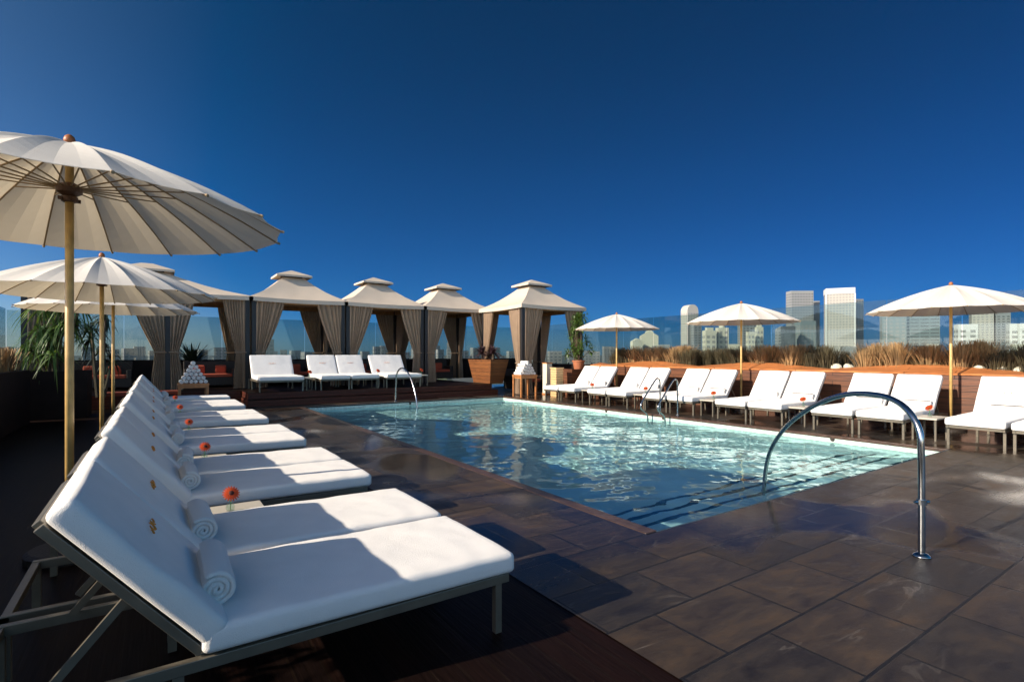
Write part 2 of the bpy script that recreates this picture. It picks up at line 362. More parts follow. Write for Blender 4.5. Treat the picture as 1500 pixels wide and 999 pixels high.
for (x0,x1,y0,y1) in ((DX0,DX0+.3,DY0,DY1),(DX1-.3,DX1,DY0,DY1),(DX0+.3,DX1-.3,DY0,DY0+.3),(DX0+.3,DX1-.3,DY1-.3,DY1)):
    b_.box(x0,x1,y0,y1,-46,-.02)
tag(b_.build('roof_slab', M['dark_wall']), kind='structure')
# pool basin: plaster, waterline mosaic, steps along the near side
pb = MB(); FZ = -1.12
pb.add([(PX0,PY0,FZ),(PX1,PY0,FZ),(PX1,PY1,FZ),(PX0,PY1,FZ)], [(0,1,2,3)])
for a, b in (((PX0,PY0),(PX1,PY0)),((PX1,PY0),(PX1,PY1)),((PX1,PY1),(PX0,PY1)),((PX0,PY1),(PX0,PY0))):
    pb.add([(*a,FZ),(*b,FZ),(*b,-.26),(*a,-.26)], [(0,1,2,3)])
    pb.add([(*a,-.26),(*b,-.26),(*b,0),(*a,0)], [(0,1,2,3)], 1)
nst = 4
for k in range(nst):
    y0 = PY0 + .003; y1 = PY0 + .36*(k+1); z = -.32 - .2*k
    pb.box(PX0+.002+k*.001, PX1-.002-k*.001, y0, y1, FZ, z, 0, skip=('b','y0'))
    pb.box(PX0+.006, PX1-.006, y1-.06, y1+.004, z-.05, z+.004, 2)
basin = tag(pb.build('pool_basin', [M['pool'], M['mosaic'], M['nosing']]), kind='structure')
# water surface with real ripples
rw = random.Random(3)
waves = []
for k in range(26):
    lam = 1.9 * (0.83 ** k) + .10; an = rw.uniform(0, 2*math.pi) if k > 5 else rw.gauss(.6, .7)
    waves.append((math.cos(an)*2*math.pi/lam, math.sin(an)*2*math.pi/lam, rw.uniform(0, 6.28), .0062*lam**1.05 if lam < 1.2 else .006))
def wh(x, y):
    wx = x + .25*nz(x*.8, y*.8, 3); wy = y + .25*nz(x*.8, y*.8, 9)
    a = .75 + .5*nz(x*.5, y*.5, 1)
    return a * sum(A*math.sin(kx*wx + ky*wy + p) for kx, ky, p, A in waves) * .38
nx, ny = 200, 370
wmb = MB(); wmb.grid(lambda u, v: (lambda x, y: (x, y, WL + wh(x, y)))(PX0+.001+(PX1-PX0-.002)*u, PY0+.001+(PY1-PY0-.002)*v), nx, ny)
water = tag(wmb.build('pool_water', M['water'], smooth=True), kind='structure')

sd.cycles.is_caustics_light = True; water.cycles.is_caustics_caster = True; basin.cycles.is_caustics_receiver = True

# raised deck at the far side: two treads
rd = MB()
rd.box(2.3, 11.0, 17.15, DY1, 0.0, .2, 1, skip=('b',)); rd.box(2.33, 10.9, 17.5, DY1, .2, .4, 1, skip=('b',))
rd.box(DX0+.3, 2.299, 18.8, DY1, -.01, .4, 1, skip=('b',))
rd.add([(2.3,17.13,.204),(11.0,17.13,.204),(11.0,17.5,.204),(2.3,17.5,.204)], [(0,1,2,3)])
rd.add([(2.3,17.48,.404),(10.9,17.48,.404),(10.9,DY1,.404),(2.3,DY1,.404)], [(0,1,2,3)])
rd.add([(DX0+.3,18.78,.404),(2.3,18.78,.404),(2.3,DY1,.404),(DX0+.3,DY1,.404)], [(0,1,2,3)])
tag(rd.build('raised_deck', [M['wood_deck'], M['riser_wood']]), kind='structure')

# distant ground
g_ = MB(); n_ = 48; rad = 30000
g_.add([(0,0,-46)] + [(rad*math.cos(2*math.pi*k/n_), rad*math.sin(2*math.pi*k/n_), -46) for k in range(n_)], [(0, k+1, (k+1)%n_+1) for k in range(n_)])
gm_ = mat('city_ground', (.045, .055, .045), .9, var=.6, vscale=.004)
tag(g_.build('city_ground', gm_), kind='structure')

# ================================================================= loungers
def cushion(L, W, T, r=.045, nl=44, seed=0, wr=.004, fold=None):
    """soft pad: x 0..L, y 0..W, z 0..T with rounded edges and slight creases"""
    m = MB(); K = []
    nc, nw = 5, 16
    for (cx, cy, a0) in ((1, 1, 0), (-1, 1, 90), (-1, -1, 180), (1, -1, 270)):
        for k in range(nc):
            a = R(a0 + 90*k/(nc-1)); K.append((cx, cy, math.cos(a), math.sin(a)))
        # straight run to next corner
        if (cx, cy) == (1, 1): K += [('t', 1 - 2*q/nw) for q in range(1, nw)]
        if (cx, cy) == (-1, -1): K += [('b', -1 + 2*q/nw) for q in range(1, nw)]
    st = [(r*(1-math.cos(a)), r*(1-math.sin(a))) for a in [R(90*k/4) for k in range(5)]]
    xs = [(x, e) for x, e in st] + [(r + (L-2*r)*k/nl, 0) for k in range(1, nl)] + [(L-x, e) for x, e in st[::-1]]
    n = len(K)
    for x, e in xs:
        hw = W/2 - e; ht = T/2 - e*.9; rr = max(.004, r - e)
        for q in K:
            if q[0] == 't': y, z = q[1]*(hw-rr), ht
            elif q[0] == 'b': y, z = q[1]*(hw-rr), -ht
            else: y, z = q[0]*(hw-rr) + q[2]*rr, q[1]*(ht-rr) + q[3]*rr
            up = max(0, z/(T/2)); d = wr*(nz(x*3+seed*9, y*3, seed) + .5*nz(x*9+seed, y*9, seed+4))*1.3
            if fold: d += fold*math.exp(-((y - .13*W - .02*math.sin(x*2))/.012)**2)
            puff = .008*(1-(2*y/W)**2)
            m.v.append((x, y + W/2 + (wr*.7*nz(x*4, seed, 5) if abs(y) > hw-rr else 0), z + T/2 + up*(d+puff)))
    for i in range(len(xs)-1):
        for k in range(n):
            m.f.append((i*n+k, (i+1)*n+k, (i+1)*n+(k+1)%n, i*n+(k+1)%n)); m.mi.append(0)
    m.f.append(tuple(range(n))); m.mi.append(0); m.f.append(tuple((len(xs)-1)*n+k for k in range(n))[::-1]); m.mi.append(0)
    return m
def xform(m, M4): m.v = [tuple(M4 @ Vector(p)) for p in m.v]; return m
BH = Vector((.50, 0, .335)); BT = Vector((.0, 0, .935))          # back frame hinge and top
bdir = (BT-BH).normalized(); bn = Vector((-bdir.z, 0, bdir.x)); bn = bn if bn.x > 0 else -bn
bn = Vector((.768, 0, .64))
def make_lounger(W, seed, name='sun_lounger', bars=True):
    t = empty(name, label='sun lounger', cat='sun lounger')
    f = MB(); r = .019
    for y in (.03, W-.03): f.box(-.26, 2.0, y-r, y+r, .27, .318)
    f.box(-.26, -.222, .011, W-.011, .272, .314); f.box(1.962, 2.0, .05, W-.05, .272, .316)
    for x in (.5, 1.0, 1.5): f.box(x-.015, x+.015, .05, W-.05, .28, .31)
    f.box(.48, 1.96, .05, W-.05, .316, .322)
    bevel(f.build('frame', M['frame'], t), .004)
    for x, yy in ((1.93, .03), (1.93, W-.03), (.42, .03), (.42, W-.03), (-.24, .03), (-.24, W-.03)):
        l_ = MB(); l_.box(x-.02, x+.02, yy-.0185, yy+.0185, 0, .27); l_.build('leg', M['frame'], t)
    b = MB()
    for y in (.045, W-.045): b.bar(BH+Vector((0,y,0)), BT+Vector((0,y,0)), .03, .036, up=bn)
    b.bar(BT+Vector((0,.06,0)), BT+Vector((0,W-.06,0)), .034, .032, up=bn)
    q = BH + (BT-BH)*.5; b.obox(q+Vector((0,W/2,0)) + bn*.012, (BT-BH)*.49, (0,W/2-.06,0), bn*.003)
    bevel(b.build('back_frame', M['frame'], t), .004)
    s = MB(); u = BH + (BT-BH)*.46 - bn*.03
    for y in (.09, W-.09): s.bar(u+Vector((0,y,0)), (.02, y, .325), .022, .03)
    s.bar(u+Vector((0,.1,0)), u+Vector((0,W-.1,0)), .02, .02)
    s.build('prop_strut', M['frame'], t)
    sc_ = cushion(1.54, W, .115, r=.032, seed=seed, fold=-.005, wr=.006); xform(sc_, Matrix.Translation((.50, 0, .326)))
    sc_.v = [(x, y, z - .02*max(0, (x-.9))*.5) for x, y, z in sc_.v]
    sc_.build('seat_cushion', M['towel'], t, smooth=True)
    L = (BT-BH).length + .02
    Mx = Matrix.Identity(4)
    for k, vec in enumerate((bdir, Vector((0,1,0)), bn)):
        for j in range(3): Mx[j][k] = vec[j]
    Mx.translation = BH + bn*.012 - bdir*.0 + Vector((.012, 0, .012))
    bc_ = cushion(L, W, .11, r=.03, seed=seed+3, nl=24, fold=-.004, wr=.006); xform(bc_, Mx)
    bc = bc_.build('back_cushion', M['towel'], t, smooth=True)
    e = MB()          # embroidered mark: a winged wave
    def P(a, h): return Mx @ Vector(((h-.43)*1.25+.43, W/2 + a*2.1, .128))
    for i in range(5):                                          # a row of small stitched curls
        c_ = -.044 + .022*i; hgt = (.011, .018, .024, .018, .011)[i]; sg = 1 if i % 2 else -1
        e.tube([P(c_ + sg*.006*math.cos(q/7*math.pi*1.6), .44 + hgt*(q/7-.5)*1.5) for q in range(8)], [.0022, .0042, .0048, .0042, .0035, .0042, .003, .002], 5)
    e.build('emblem', M['gold'], bc)
    return t
protoL = make_lounger(.86, 1)
protoR = make_lounger(.79, 5)
W1, W2 = .86, .79
left_rows = [2.46, 3.38, 4.84, 5.76, 7.4, 8.32, 10.2, 11.12, 13.1, 14.02, 15.95]
left_lab = ['nearest white sun lounger at the bottom left, full foot leg in view',
 'white sun lounger touching the nearest lounger, closer to the first flower table',
 'white sun lounger just beyond the first flower table in the left row',
 'fourth white lounger of the left row, before the second flower table',
 'white lounger just beyond the second flower table in the left row',
 'sixth white lounger of the left row, before the third flower table',
 'white lounger just beyond the third flower table in the left row',
 'eighth white lounger of the left row, before the fourth flower table',
 'white lounger just beyond the fourth flower table in the left row',
 'tenth white lounger of the left row, before the farthest flower table',
 'farthest single white lounger of the left row, near the white towel pyramid']
LX = -.34
for y, lb in zip(left_rows, left_lab):
    place(protoL, (LX, y, 0), 0, lb, 'white loungers in the left row')
right_pairs = [(12.98, 'A'), (10.72, 'B'), (8.46, 'C'), (6.17, 'D'), (3.92, 'E'), (1.68, 'F')]
RX = 13.28
rl = []
names = {'A': 'farthest pair of the right row, beside the far corner umbrella', 'B': 'second farthest pair of the right row, behind the pool ladder',
         'C': 'third farthest pair of the right row, just right of the pool ladder', 'D': 'fourth farthest pair of the right row, right of the middle umbrella',
         'E': 'second nearest pair of the right row, seen through the big handrail', 'F': 'nearest pair of the right row, cut by the right edge of view'}
for y0, k in right_pairs:
    for j in (1, 0):
        o = place(protoR, (RX, y0 + j*.85 + W2, 0), math.pi, ('left' if j else 'right') + ' white lounger in the ' + names[k].replace('pair of the right row', 'right-row pair'), 'white loungers in the right row', (1, 1, 1.1))
        o['label'] = ' '.join(o['label'].split()[:16])
# far row on the raised deck (feet towards the pool)
protoW = make_lounger(1.3, 9); protoN = make_lounger(.96, 12)
FY = 19.42
place(protoW, (2.62, FY, .404), -math.pi/2, 'wide white lounger on the raised deck, leftmost of the far row', 'white loungers on the far raised deck', (1, 1, 1.1))
place(protoN, (4.42, FY, .404), -math.pi/2, 'white lounger second from left in the far row on the raised deck', 'white loungers on the far raised deck', (1, 1, 1.1))
place(protoN, (5.41, FY, .404), -math.pi/2, 'white lounger third from left in the far row on the raised deck', 'white loungers on the far raised deck', (1, 1, 1.1))
o = copy_tree(protoW); o.location = (6.62, FY, .404); o['label'] = 'wide white lounger on the raised deck behind the far curved handrail'; o.rotation_euler = (0,0,-math.pi/2)

# towel rolls
def make_roll(r=.082, L=.5):
    m = MB(); turns = 3.2; th = .021; N = 84
    def rad(q): return .012 + (r-.012)*q
    out = []; inn = []
    for k in range(N+1):
        q = k/N; a = q*turns*2*math.pi + .6; ro = rad(q); ri = max(.001, ro-th)
        out.append((ro*math.cos(a), ro*math.sin(a))); inn.append((ri*math.cos(a), ri*math.sin(a)))
    for y, sc1 in ((0, .97), (.012, 1), (L-.012, 1), (L, .97)):
        for (p, q_) in zip(out, inn):
            m.v.append((p[0]*sc1, y + .006*math.sin(p[0]*60), p[1]*sc1)); m.v.append((q_[0], y, q_[1]))
    n = 2*(N+1)
    for s_i in range(3):
        for k in range(N):
            a = s_i*n + 2*k; b = a + n
            m.f.append((a, a+2, b+2, b)); m.f.append((a+1, b+1, b+3, a+3)); m.mi += [0, 0]
    for k in range(N):
        m.f.append((2*k, 2*k+1, 2*k+3, 2*k+2)); b = 3*n+2*k; m.f.append((b, b+2, b+3, b+1)); m.mi += [0, 0]
    m.f.append((2*N, 2*N+1, n+2*N+1, n+2*N)); m.mi += [0]
    return m
pr_ = make_roll().build('towel_roll', M['towel_roll'], smooth=True)
tag(pr_, 'roll', 'rolled towel', 'rolled towels on the loungers')
def roll(loc, rz, lb, grp):
    o = pr_ if 'towel_roll' not in used else pr_.copy()
    if o is not pr_: C.objects.link(o)
    used.add('towel_roll'); o.location = loc; o.rotation_euler = (0, random.uniform(-.5, .5), rz); o['label'] = lb; o['group'] = grp
ordn = ['first', 'second', 'third', 'fourth', 'fifth', 'sixth', 'seventh', 'eighth', 'ninth', 'tenth', 'eleventh']
for k, y in enumerate(left_rows):
    lb = {0: 'rolled white towel on the nearest lounger, its spiral end facing the camera', 10: 'rolled white towel on the farthest lounger of the left row'}.get(k, 'rolled white towel on the %s lounger of the left row from the camera' % ordn[k])
    roll((LX + .57 + .1*0 + .015*math.sin(k*7), y + .17, .522), R(random.uniform(-3, 3)), lb, 'rolled towels on the left row')
for y0, k in right_pairs:
    for j in (1, 0):
        pass
for (y0, k) in right_pairs:
    for j in (1, 0):
        roll((RX - .58, y0 + j*.85 + .03, .565), 0, 'white towel roll on the %s lounger of the %s' % ('left' if j else 'right', {'A':'farthest right-row pair','B':'right-row pair behind the pool ladder','C':'pair just right of the ladder','D':'pair right of the middle umbrella','E':'pair seen through the handrail','F':'nearest right-row pair'}[k]), 'rolled towels on the right row')

# side tables with flower vases
def make_table():
    t = empty('side_table', cat='side table', label='t')
    a = MB(); a.box(-.24, .24, -.2, .2, .335, .362); bevel(a.build('table_top', M['table'], t), .006)
    for x in (-.21, .21):
        for y in (-.17, .17):
            l_ = MB(); l_.box(x-.015, x+.015, y-.015, y+.015, 0, .335); l_.build('leg', M['frame'], t)
    return t
def make_flower():
    t = empty('flower_vase', cat='flower vase', label='t')
    v = MB(); v.lathe([(0, .004), (.026, .004), (.032, .03), (.024, .055), (.011, .072), (.014, .084), (.012, .084), (.009, .072), (.021, .055), (.028, .03), (.022, .01), (0, .01)], n=16)
    v.build('vase', M['vase'], t, smooth=True)
    s = MB(); s.tube([(0, 0, .01), (.004, -.002, .07), (.006, -.006, .125)], .0028, 6); s.build('stem', M['green_stem'], t, smooth=True)
    fl = MB(); ctr = Vector((.006, -.01, .135)); nrm = Vector((.25, -.78, .58)).normalized()
    ax = nrm.cross(Vector((0, 0, 1))).normalized(); ay = nrm.cross(ax)
    for ring, (n, rr, lift, ph) in enumerate(((18, .062, .0, 0), (16, .050, .006, .17), (12, .032, .010, .3))):
        for k in range(n):
            a = 2*math.pi*k/n + ph; d = ax*math.cos(a) + ay*math.sin(a); sd_ = nrm.cross(d)
            w_ = rr*.125; p0 = ctr + nrm*lift + d*.006
            p1 = ctr + nrm*(lift+.006) + d*rr*.6; p2 = ctr + nrm*(lift+.001) + d*rr
            fl.add([p0-sd_*w_*.3, p0+sd_*w_*.3, p1+sd_*w_, p2+sd_*w_*.45, p2-sd_*w_*.45, p1-sd_*w_], [(0,1,2,5), (5,2,3,4)])
    h = fl.build('flower_head', M['petal'], t)
    e = MB(); 
    for i in range(5):
        pass
    e.tube([ctr+nrm*.004, ctr+nrm*.016, ctr+nrm*.019], [.021, .018, .004], 12); e.build('flower_eye', M['flower_eye'], h, smooth=True)
    return t
pt, pf = make_table(), make_flower()
tl = [('nearest to the camera', 4.53, .50), ('second', 6.99, .50), ('third', 9.69, .47), ('fourth', 12.55, .45), ('farthest', 15.42, .45)]
for k, (nm, y, x) in enumerate(tl):
    place(pt, (x-.02, y, 0), 0, 'low beige side table between left-row loungers, %s' % (nm if k == 0 else nm + ' from the camera' if k < 4 else 'the farthest one'), 'side tables in the left row')
    place(pf, (x-.02, y-.02, .363), R(-10), 'orange gerbera in a small glass vase on the %s left-row table' % ('nearest' if k == 0 else nm), 'flower vases in the left row')
tr = [('beside the farthest right umbrella', 12.76, 'farthest'), ('left of the pool ladder', 10.5, 'second farthest'), ('beside the middle right umbrella', 8.25, 'third farthest'), ('right of the middle umbrella', 6.0, 'second nearest'), ('beside the nearest right umbrella', 3.71, 'nearest')]
for nm, y, q in tr:
    place(pt, (12.1-.25, y, 0), 0, 'low beige side table between right-row loungers, %s' % nm, 'side tables in the right row', (1.3, 1, 1.12))
    place(pf, (12.1-.25, y, .407), R(120), 'orange flower in a glass vase on the %s right-row table' % q, 'flower vases in the right row', (1.2, 1.2, 1.2))
for nm, x in (('left of the two joined loungers', 4.2), ('right of the two joined loungers', 6.5), ('at the right end of the far row', 8.15)):
    place(pt, (x, 17.95, .404), math.pi/2, 'low beige side table on the raised deck, %s' % nm, 'side tables in the far row', (1.1, .8, 1.12))
    place(pf, (x, 17.95, .404+.407), 0, 'orange flower on the far-row side table, %s' % nm, 'flower vases in the far row', (1.3, 1.3, 1.3))

# ================================================================= umbrellas
def make_umbrella(RR=1.45, zr=2.5, H=.55, N=18):
    t = empty('patio_umbrella', cat='umbrella', label='u')
    def zz(q): return zr + H*(1 - (.55*q + .45*q*q))
    c = MB(); rings = 12; sub = 4; top = []
    for i in range(rings+1):
        q = .02 + .98*i/rings
        for k in range(N):
            a0, a1 = 2*math.pi*k/N, 2*math.pi*(k+1)/N
            for j in range(sub):
                s = j/sub; p0 = Vector((math.cos(a0), math.sin(a0))); p1 = Vector((math.cos(a1), math.sin(a1)))
                p = p0.lerp(p1, s)*RR*q*(1 - .012*math.sin(math.pi*s)*q)
                sag = .030*math.sin(math.pi*s)*math.sin(math.pi*min(1, q*.9))*1.0
                c.v.append((p.x, p.y, zz(q) - sag + .004*nz(p.x*3, p.y*3)))
    n = N*sub
    for i in range(rings):
        for k in range(n): c.f.append((i*n+k, i*n+(k+1)%n, (i+1)*n+(k+1)%n, (i+1)*n+k)); c.mi.append(0)
    c.f.append(tuple(range(n))[::-1]); c.mi.append(0)
    cn = c.build('canopy', M['canvas'], t)
    so = cn.modifiers.new('solid', 'SOLIDIFY'); so.thickness = .004; so.offset = 1
    for k in range(N):
        a = 2*math.pi*k/N; d = Vector((math.cos(a), math.sin(a), 0)); r_ = MB()
        r_.tube([d*(RR*q) + Vector((0, 0, zz(q)-.011)) for q in (.03, .2, .4, .6, .8, 1.0)], .0065, 6)
        r_.tube([d*(RR*1.0) + Vector((0, 0, zz(1)-.006)), d*(RR*1.012) + Vector((0, 0, zz(1)-.012))], .011, 6)
        rb = r_.build('rib', M['rib'], t)
        s_ = MB(); s_.tube([d*.055 + Vector((0, 0, zr+.215)), d*(RR*.5) + Vector((0, 0, zz(.5)-.02))], .0055, 6); s_.build('stretcher', M['rib'], rb)
    p = MB(); p.tube([(0, 0, 0), (0, 0, 1.4), (0, 0, zr+H-.01)], .027, 14); p.build('pole', M['pole'], t, smooth=True)
    h = MB(); h.lathe([(.028, -.09), (.05, -.085), (.05, -.05), (.038, -.045), (.075, -.02), (.082, .01), (.07, .03), (.04, .05), (.028, .055)], (0, 0, zr+.2), 18)
    for k in range(4):
        a = k*math.pi/2+.5; h.obox((.06*math.cos(a), .06*math.sin(a), zr+.13), (.012, 0, 0), (0, .012, 0), (0, 0, .012))
    h.build('hub', M['hub'], t)
    h2 = MB(); h2.lathe([(0, -.02), (.045, -.018), (.048, .01), (.03, .02)], (0, 0, zr+H-.02), 14); h2.build('top_notch', M['hub'], t)
    f = MB(); f.lathe([(.022, -.01), (.034, .0), (.037, .022), (.03, .045), (.012, .06), (0, .062)], (0, 0, zr+H), 14); f.build('finial', M['finial'], t, smooth=True)
    b = MB(); b.lathe([(0, 0), (.26, 0), (.26, .05), (.23, .07), (.04, .075), (.04, .3), (.029, .3)], n=24); b.build('base', M['wicker'], t)
    return t
pu = make_umbrella()
for x, y, rz, lb in ((-.54, 5.3, 3, 'large cream umbrella filling the upper left corner, underside showing ribs'),
                     (-.62, 9.6, 7, 'cream umbrella in the left row below the big canopy, second from camera'),
                     (-.66, 12.95, 0, 'cream umbrella in the left row, farthest and smallest of three'),
                     (13.45, 3.86, 5, 'cream umbrella at the right edge above the nearest right-row table'),
                     (13.45, 8.50, 9, 'cream umbrella in the middle of the right row before the skyline'),
                     (13.45, 13.25, 2, 'cream umbrella at the far end of the right row near the last cabana')):
    place(pu, (x, y, 0), R(rz), lb, 'cream parasols over the loungers', (1.045, 1.045, 1.045) if y == 5.3 else (1, 1, .97) if x < 0 else (1, 1, .975))

# ================================================================= cabanas
def curtain(mb, p, d, out, z0, z1, zt, w0=.8, w1=.2, w2=.3, ph=0.0, pleats=7):
    p = Vector(p); d = Vector(d); out = Vector(out); pleats = 5 + 2.6*(.5+.5*math.sin(ph*5.3)); w0 *= 1 + .1*math.sin(ph*3.1); w1 *= 1 + .15*math.sin(ph*2.3)
    def fn(u, v):
        z = z1 + (z0-z1)*v; tt = (z1-z)/(z1-zt)
        if tt <= 1: w_ = w0 + (w1-w0)*(tt**1.25)
        else: s = min(1, (tt-1)*2.2); w_ = w1 + (w2-w1)*s
        g = 1 - .55*math.exp(-((z-zt)/.12)**2)
        uu = u + .11*nz(u*2.6+ph*1.7, v*.7, ph); sw = (.034 + .02*nz(u*3+ph, 4))*g*math.sin(uu*pleats*2*math.pi + ph + .6*math.sin(v*3)) + .03*nz(u*3+ph, v*2.2, 7)
        return p + d*(u*w_) + out*(sw + .02) + Vector((0, 0, z))
    mb.grid(fn, 56, 30)
def make_cabana(W, D, E=3.12, mids=(), name='cabana', base=None):
    t = empty(name, cat='cabana', label='c')
    ov = .1; ow = .36; RH = .90
    m = MB(); x0, x1, y0, y1 = -ov, W+ov, -ov, D+ov; cx, cy = W/2, D/2; hx = ow if W < D + 1 else .5
    if W > D + 1: RH = .74
    ridge = [(cx-hx, cy-ow), (cx+hx, cy-ow), (cx+hx, cy+ow), (cx-hx, cy+ow)]; eave = [(x0,y0),(x1,y0),(x1,y1),(x0,y1)]
    for k in range(4):
        a, b, c_, d_ = eave[k], eave[(k+1)%4], ridge[(k+1)%4], ridge[k]
        def fn(u, v, a=a, b=b, c_=c_, d_=d_, k=k):
            px = (a[0]*(1-u)+b[0]*u)*(1-v) + (d_[0]*(1-u)+c_[0]*u)*v; py = (a[1]*(1-u)+b[1]*u)*(1-v) + (d_[1]*(1-u)+c_[1]*u)*v
            return (px, py, E + RH*(v - .10*math.sin(math.pi*v)) - .03*math.sin(math.pi*u)*math.sin(math.pi*v) - .03*math.sin(math.pi*u)*(1-v) + .008*nz(px*2, py*2, k))
        m.grid(fn, 14, 8)
        m.grid(lambda u, v, a=a, b=b: (a[0]*(1-u)+b[0]*u, a[1]*(1-u)+b[1]*u, E - .03*math.sin(math.pi*u) - .14*v), 14, 1)
    rf = m.build('roof', M['roof'], t); so = rf.modifiers.new('s', 'SOLIDIFY'); so.thickness = .006
    cap = MB(); cw = hx + .26; cd_ = ow + .26; cz = E + RH + .08
    q = [(cx-cw, cy-cd_), (cx+cw, cy-cd_), (cx+cw, cy+cd_), (cx-cw, cy+cd_)]; tq = [(cx-cw+cd_-.02, cy-.02), (cx+cw-cd_+.02, cy-.02), (cx+cw-cd_+.02, cy+.02), (cx-cw+cd_-.02, cy+.02)]
    cap.add([(*p, cz) for p in q] + [(*p, cz+.24) for p in tq] + [(*p, cz-.07) for p in q], [(0,1,5,4), (1,2,6,5), (2,3,7,6), (3,0,4,7), (4,5,6,7), (8,9,1,0), (9,10,2,1), (10,11,3,2), (11,8,0,3)])
    co = cap.build('roof_cap', M['roof'], t); so = co.modifiers.new('s', 'SOLIDIFY'); so.thickness = .012
    vn = MB(); vn.box(cx-hx+.03, cx+hx-.03, cy-ow+.03, cy+ow-.03, E+RH-.1, cz+.05); vn.build('roof_vent', M['post'], t)
    ps = .13; bm_ = MB()
    bm_.box(ps, W-ps, .02, .1, E-.2, E-.03); bm_.box(ps, W-ps, D-.1, D-.02, E-.2, E-.03)
    bm_.box(.02, .1, ps, D-ps, E-.2, E-.03); bm_.box(W-.1, W-.02, ps, D-ps, E-.2, E-.03)
    bm_.build('beam', M['beam'], t)
    for x in (0, W-ps) + tuple(m_-ps/2 for m_ in mids):
        for y in (0, D-ps):
            p = MB(); p.box(x, x+ps, y, y+ps, 0, E-.03); p.build('post', M['post'], t)
    zt = 1.22; xs = [0] + list(mids) + [W]
    for iy, (y, out) in enumerate(((.02, (0,-1,0)), (D-.02, (0,1,0)))):
        for i in range(len(xs)-1):
            bay = xs[i+1]-xs[i]; w0 = min(.92, bay*.27)
            a = xs[i] + (ps if i == 0 else ps/2); b = xs[i+1] - (ps if i == len(xs)-2 else ps/2)
            for xx, dd in ((a, 1), (b, -1)):
                c = MB(); curtain(c, (xx, y, 0), (dd, 0, 0), out, .02, E-.1, zt, w0=w0, w1=.26, w2=.36, ph=xx*3+iy)
                cu = c.build('curtain', M['curtain'], t, smooth=True)
                tb = MB(); tb.tube([(xx-dd*.02, y-.06, zt), (xx+dd*.30, y-.05, zt-.01), (xx+dd*.30, y+.05, zt-.01), (xx-dd*.02, y+.06, zt), (xx-dd*.02, y-.06, zt)], .022, 6); tb.build('tieback', M['curtain'], cu)
    for x, out in ((.02, (-1,0,0)), (W-.02, (1,0,0))):
        for yy, dd in ((ps, 1), (D-ps, -1)):
            c = MB(); curtain(c, (x, yy, 0), (0, dd, 0), out, .02, E-.1, zt, w0=.75, w1=.24, w2=.34, ph=yy+x)
            cu = c.build('curtain', M['curtain'], t, smooth=True)
            tb = MB(); tb.tube([(x-.06, yy-dd*.02, zt), (x-.05, yy+dd*.28, zt), (x+.05, yy+dd*.28, zt), (x+.06, yy-dd*.02, zt), (x-.06, yy-dd*.02, zt)], .022, 6); tb.build('tieback', M['curtain'], cu)
    return t
cabg = 'curtained cabanas at the far side'
cy0 = 19.8
c1 = make_cabana(5.75, 3.0, 3.12, mids=(3.42,)); c1.location = (-3.06, cy0, .404); c1['label'] = 'widest beige cabana at the left, partly behind the parasols, two bays wide'; c1['group'] = cabg
pc = make_cabana(3.14, 3.0)
place(pc, (2.76, cy0, .404), 0, 'beige curtained cabana behind the wide leftmost far lounger', cabg)
place(pc, (5.96, cy0, .404), 0, 'beige curtained cabana behind the far curved pool handrail', cabg)
place(pc, (9.16, cy0, .404), 0, 'beige cabana behind the tapered wooden planter, fourth from left', cabg)
c5 = make_cabana(3.1, 3.0, 3.5); c5.location = (11.72, 16.55, .002); c5['label'] = 'rightmost cabana standing forward by the pool corner, sunlit left side'; c5['group'] = cabg

def blade(mb, base, d, L, wd, droop=.5, n=5, up=.9):
    p = Vector(base); d = Vector(d).normalized(); side = d.cross(Vector((0, 0, 1)))
    if side.length < .01: side = Vector((1, 0, 0))
    side.normalize(); o = len(mb.v); v = d*(L/n)
    for i in range(n+1):
        q = i/n; w_ = wd*(1-q)**.7*(.6+.8*min(1, q*3)) if q < 1 else .001
        mb.v.append(tuple(p - side*w_)); mb.v.append(tuple(p + side*w_))
        if i < n: mb.f.append((o+2*i, o+2*i+1, o+2*i+3, o+2*i+2)); mb.mi.append(0)
        p = p + v; v = v + Vector((0, 0, -droop*L/n*.35))

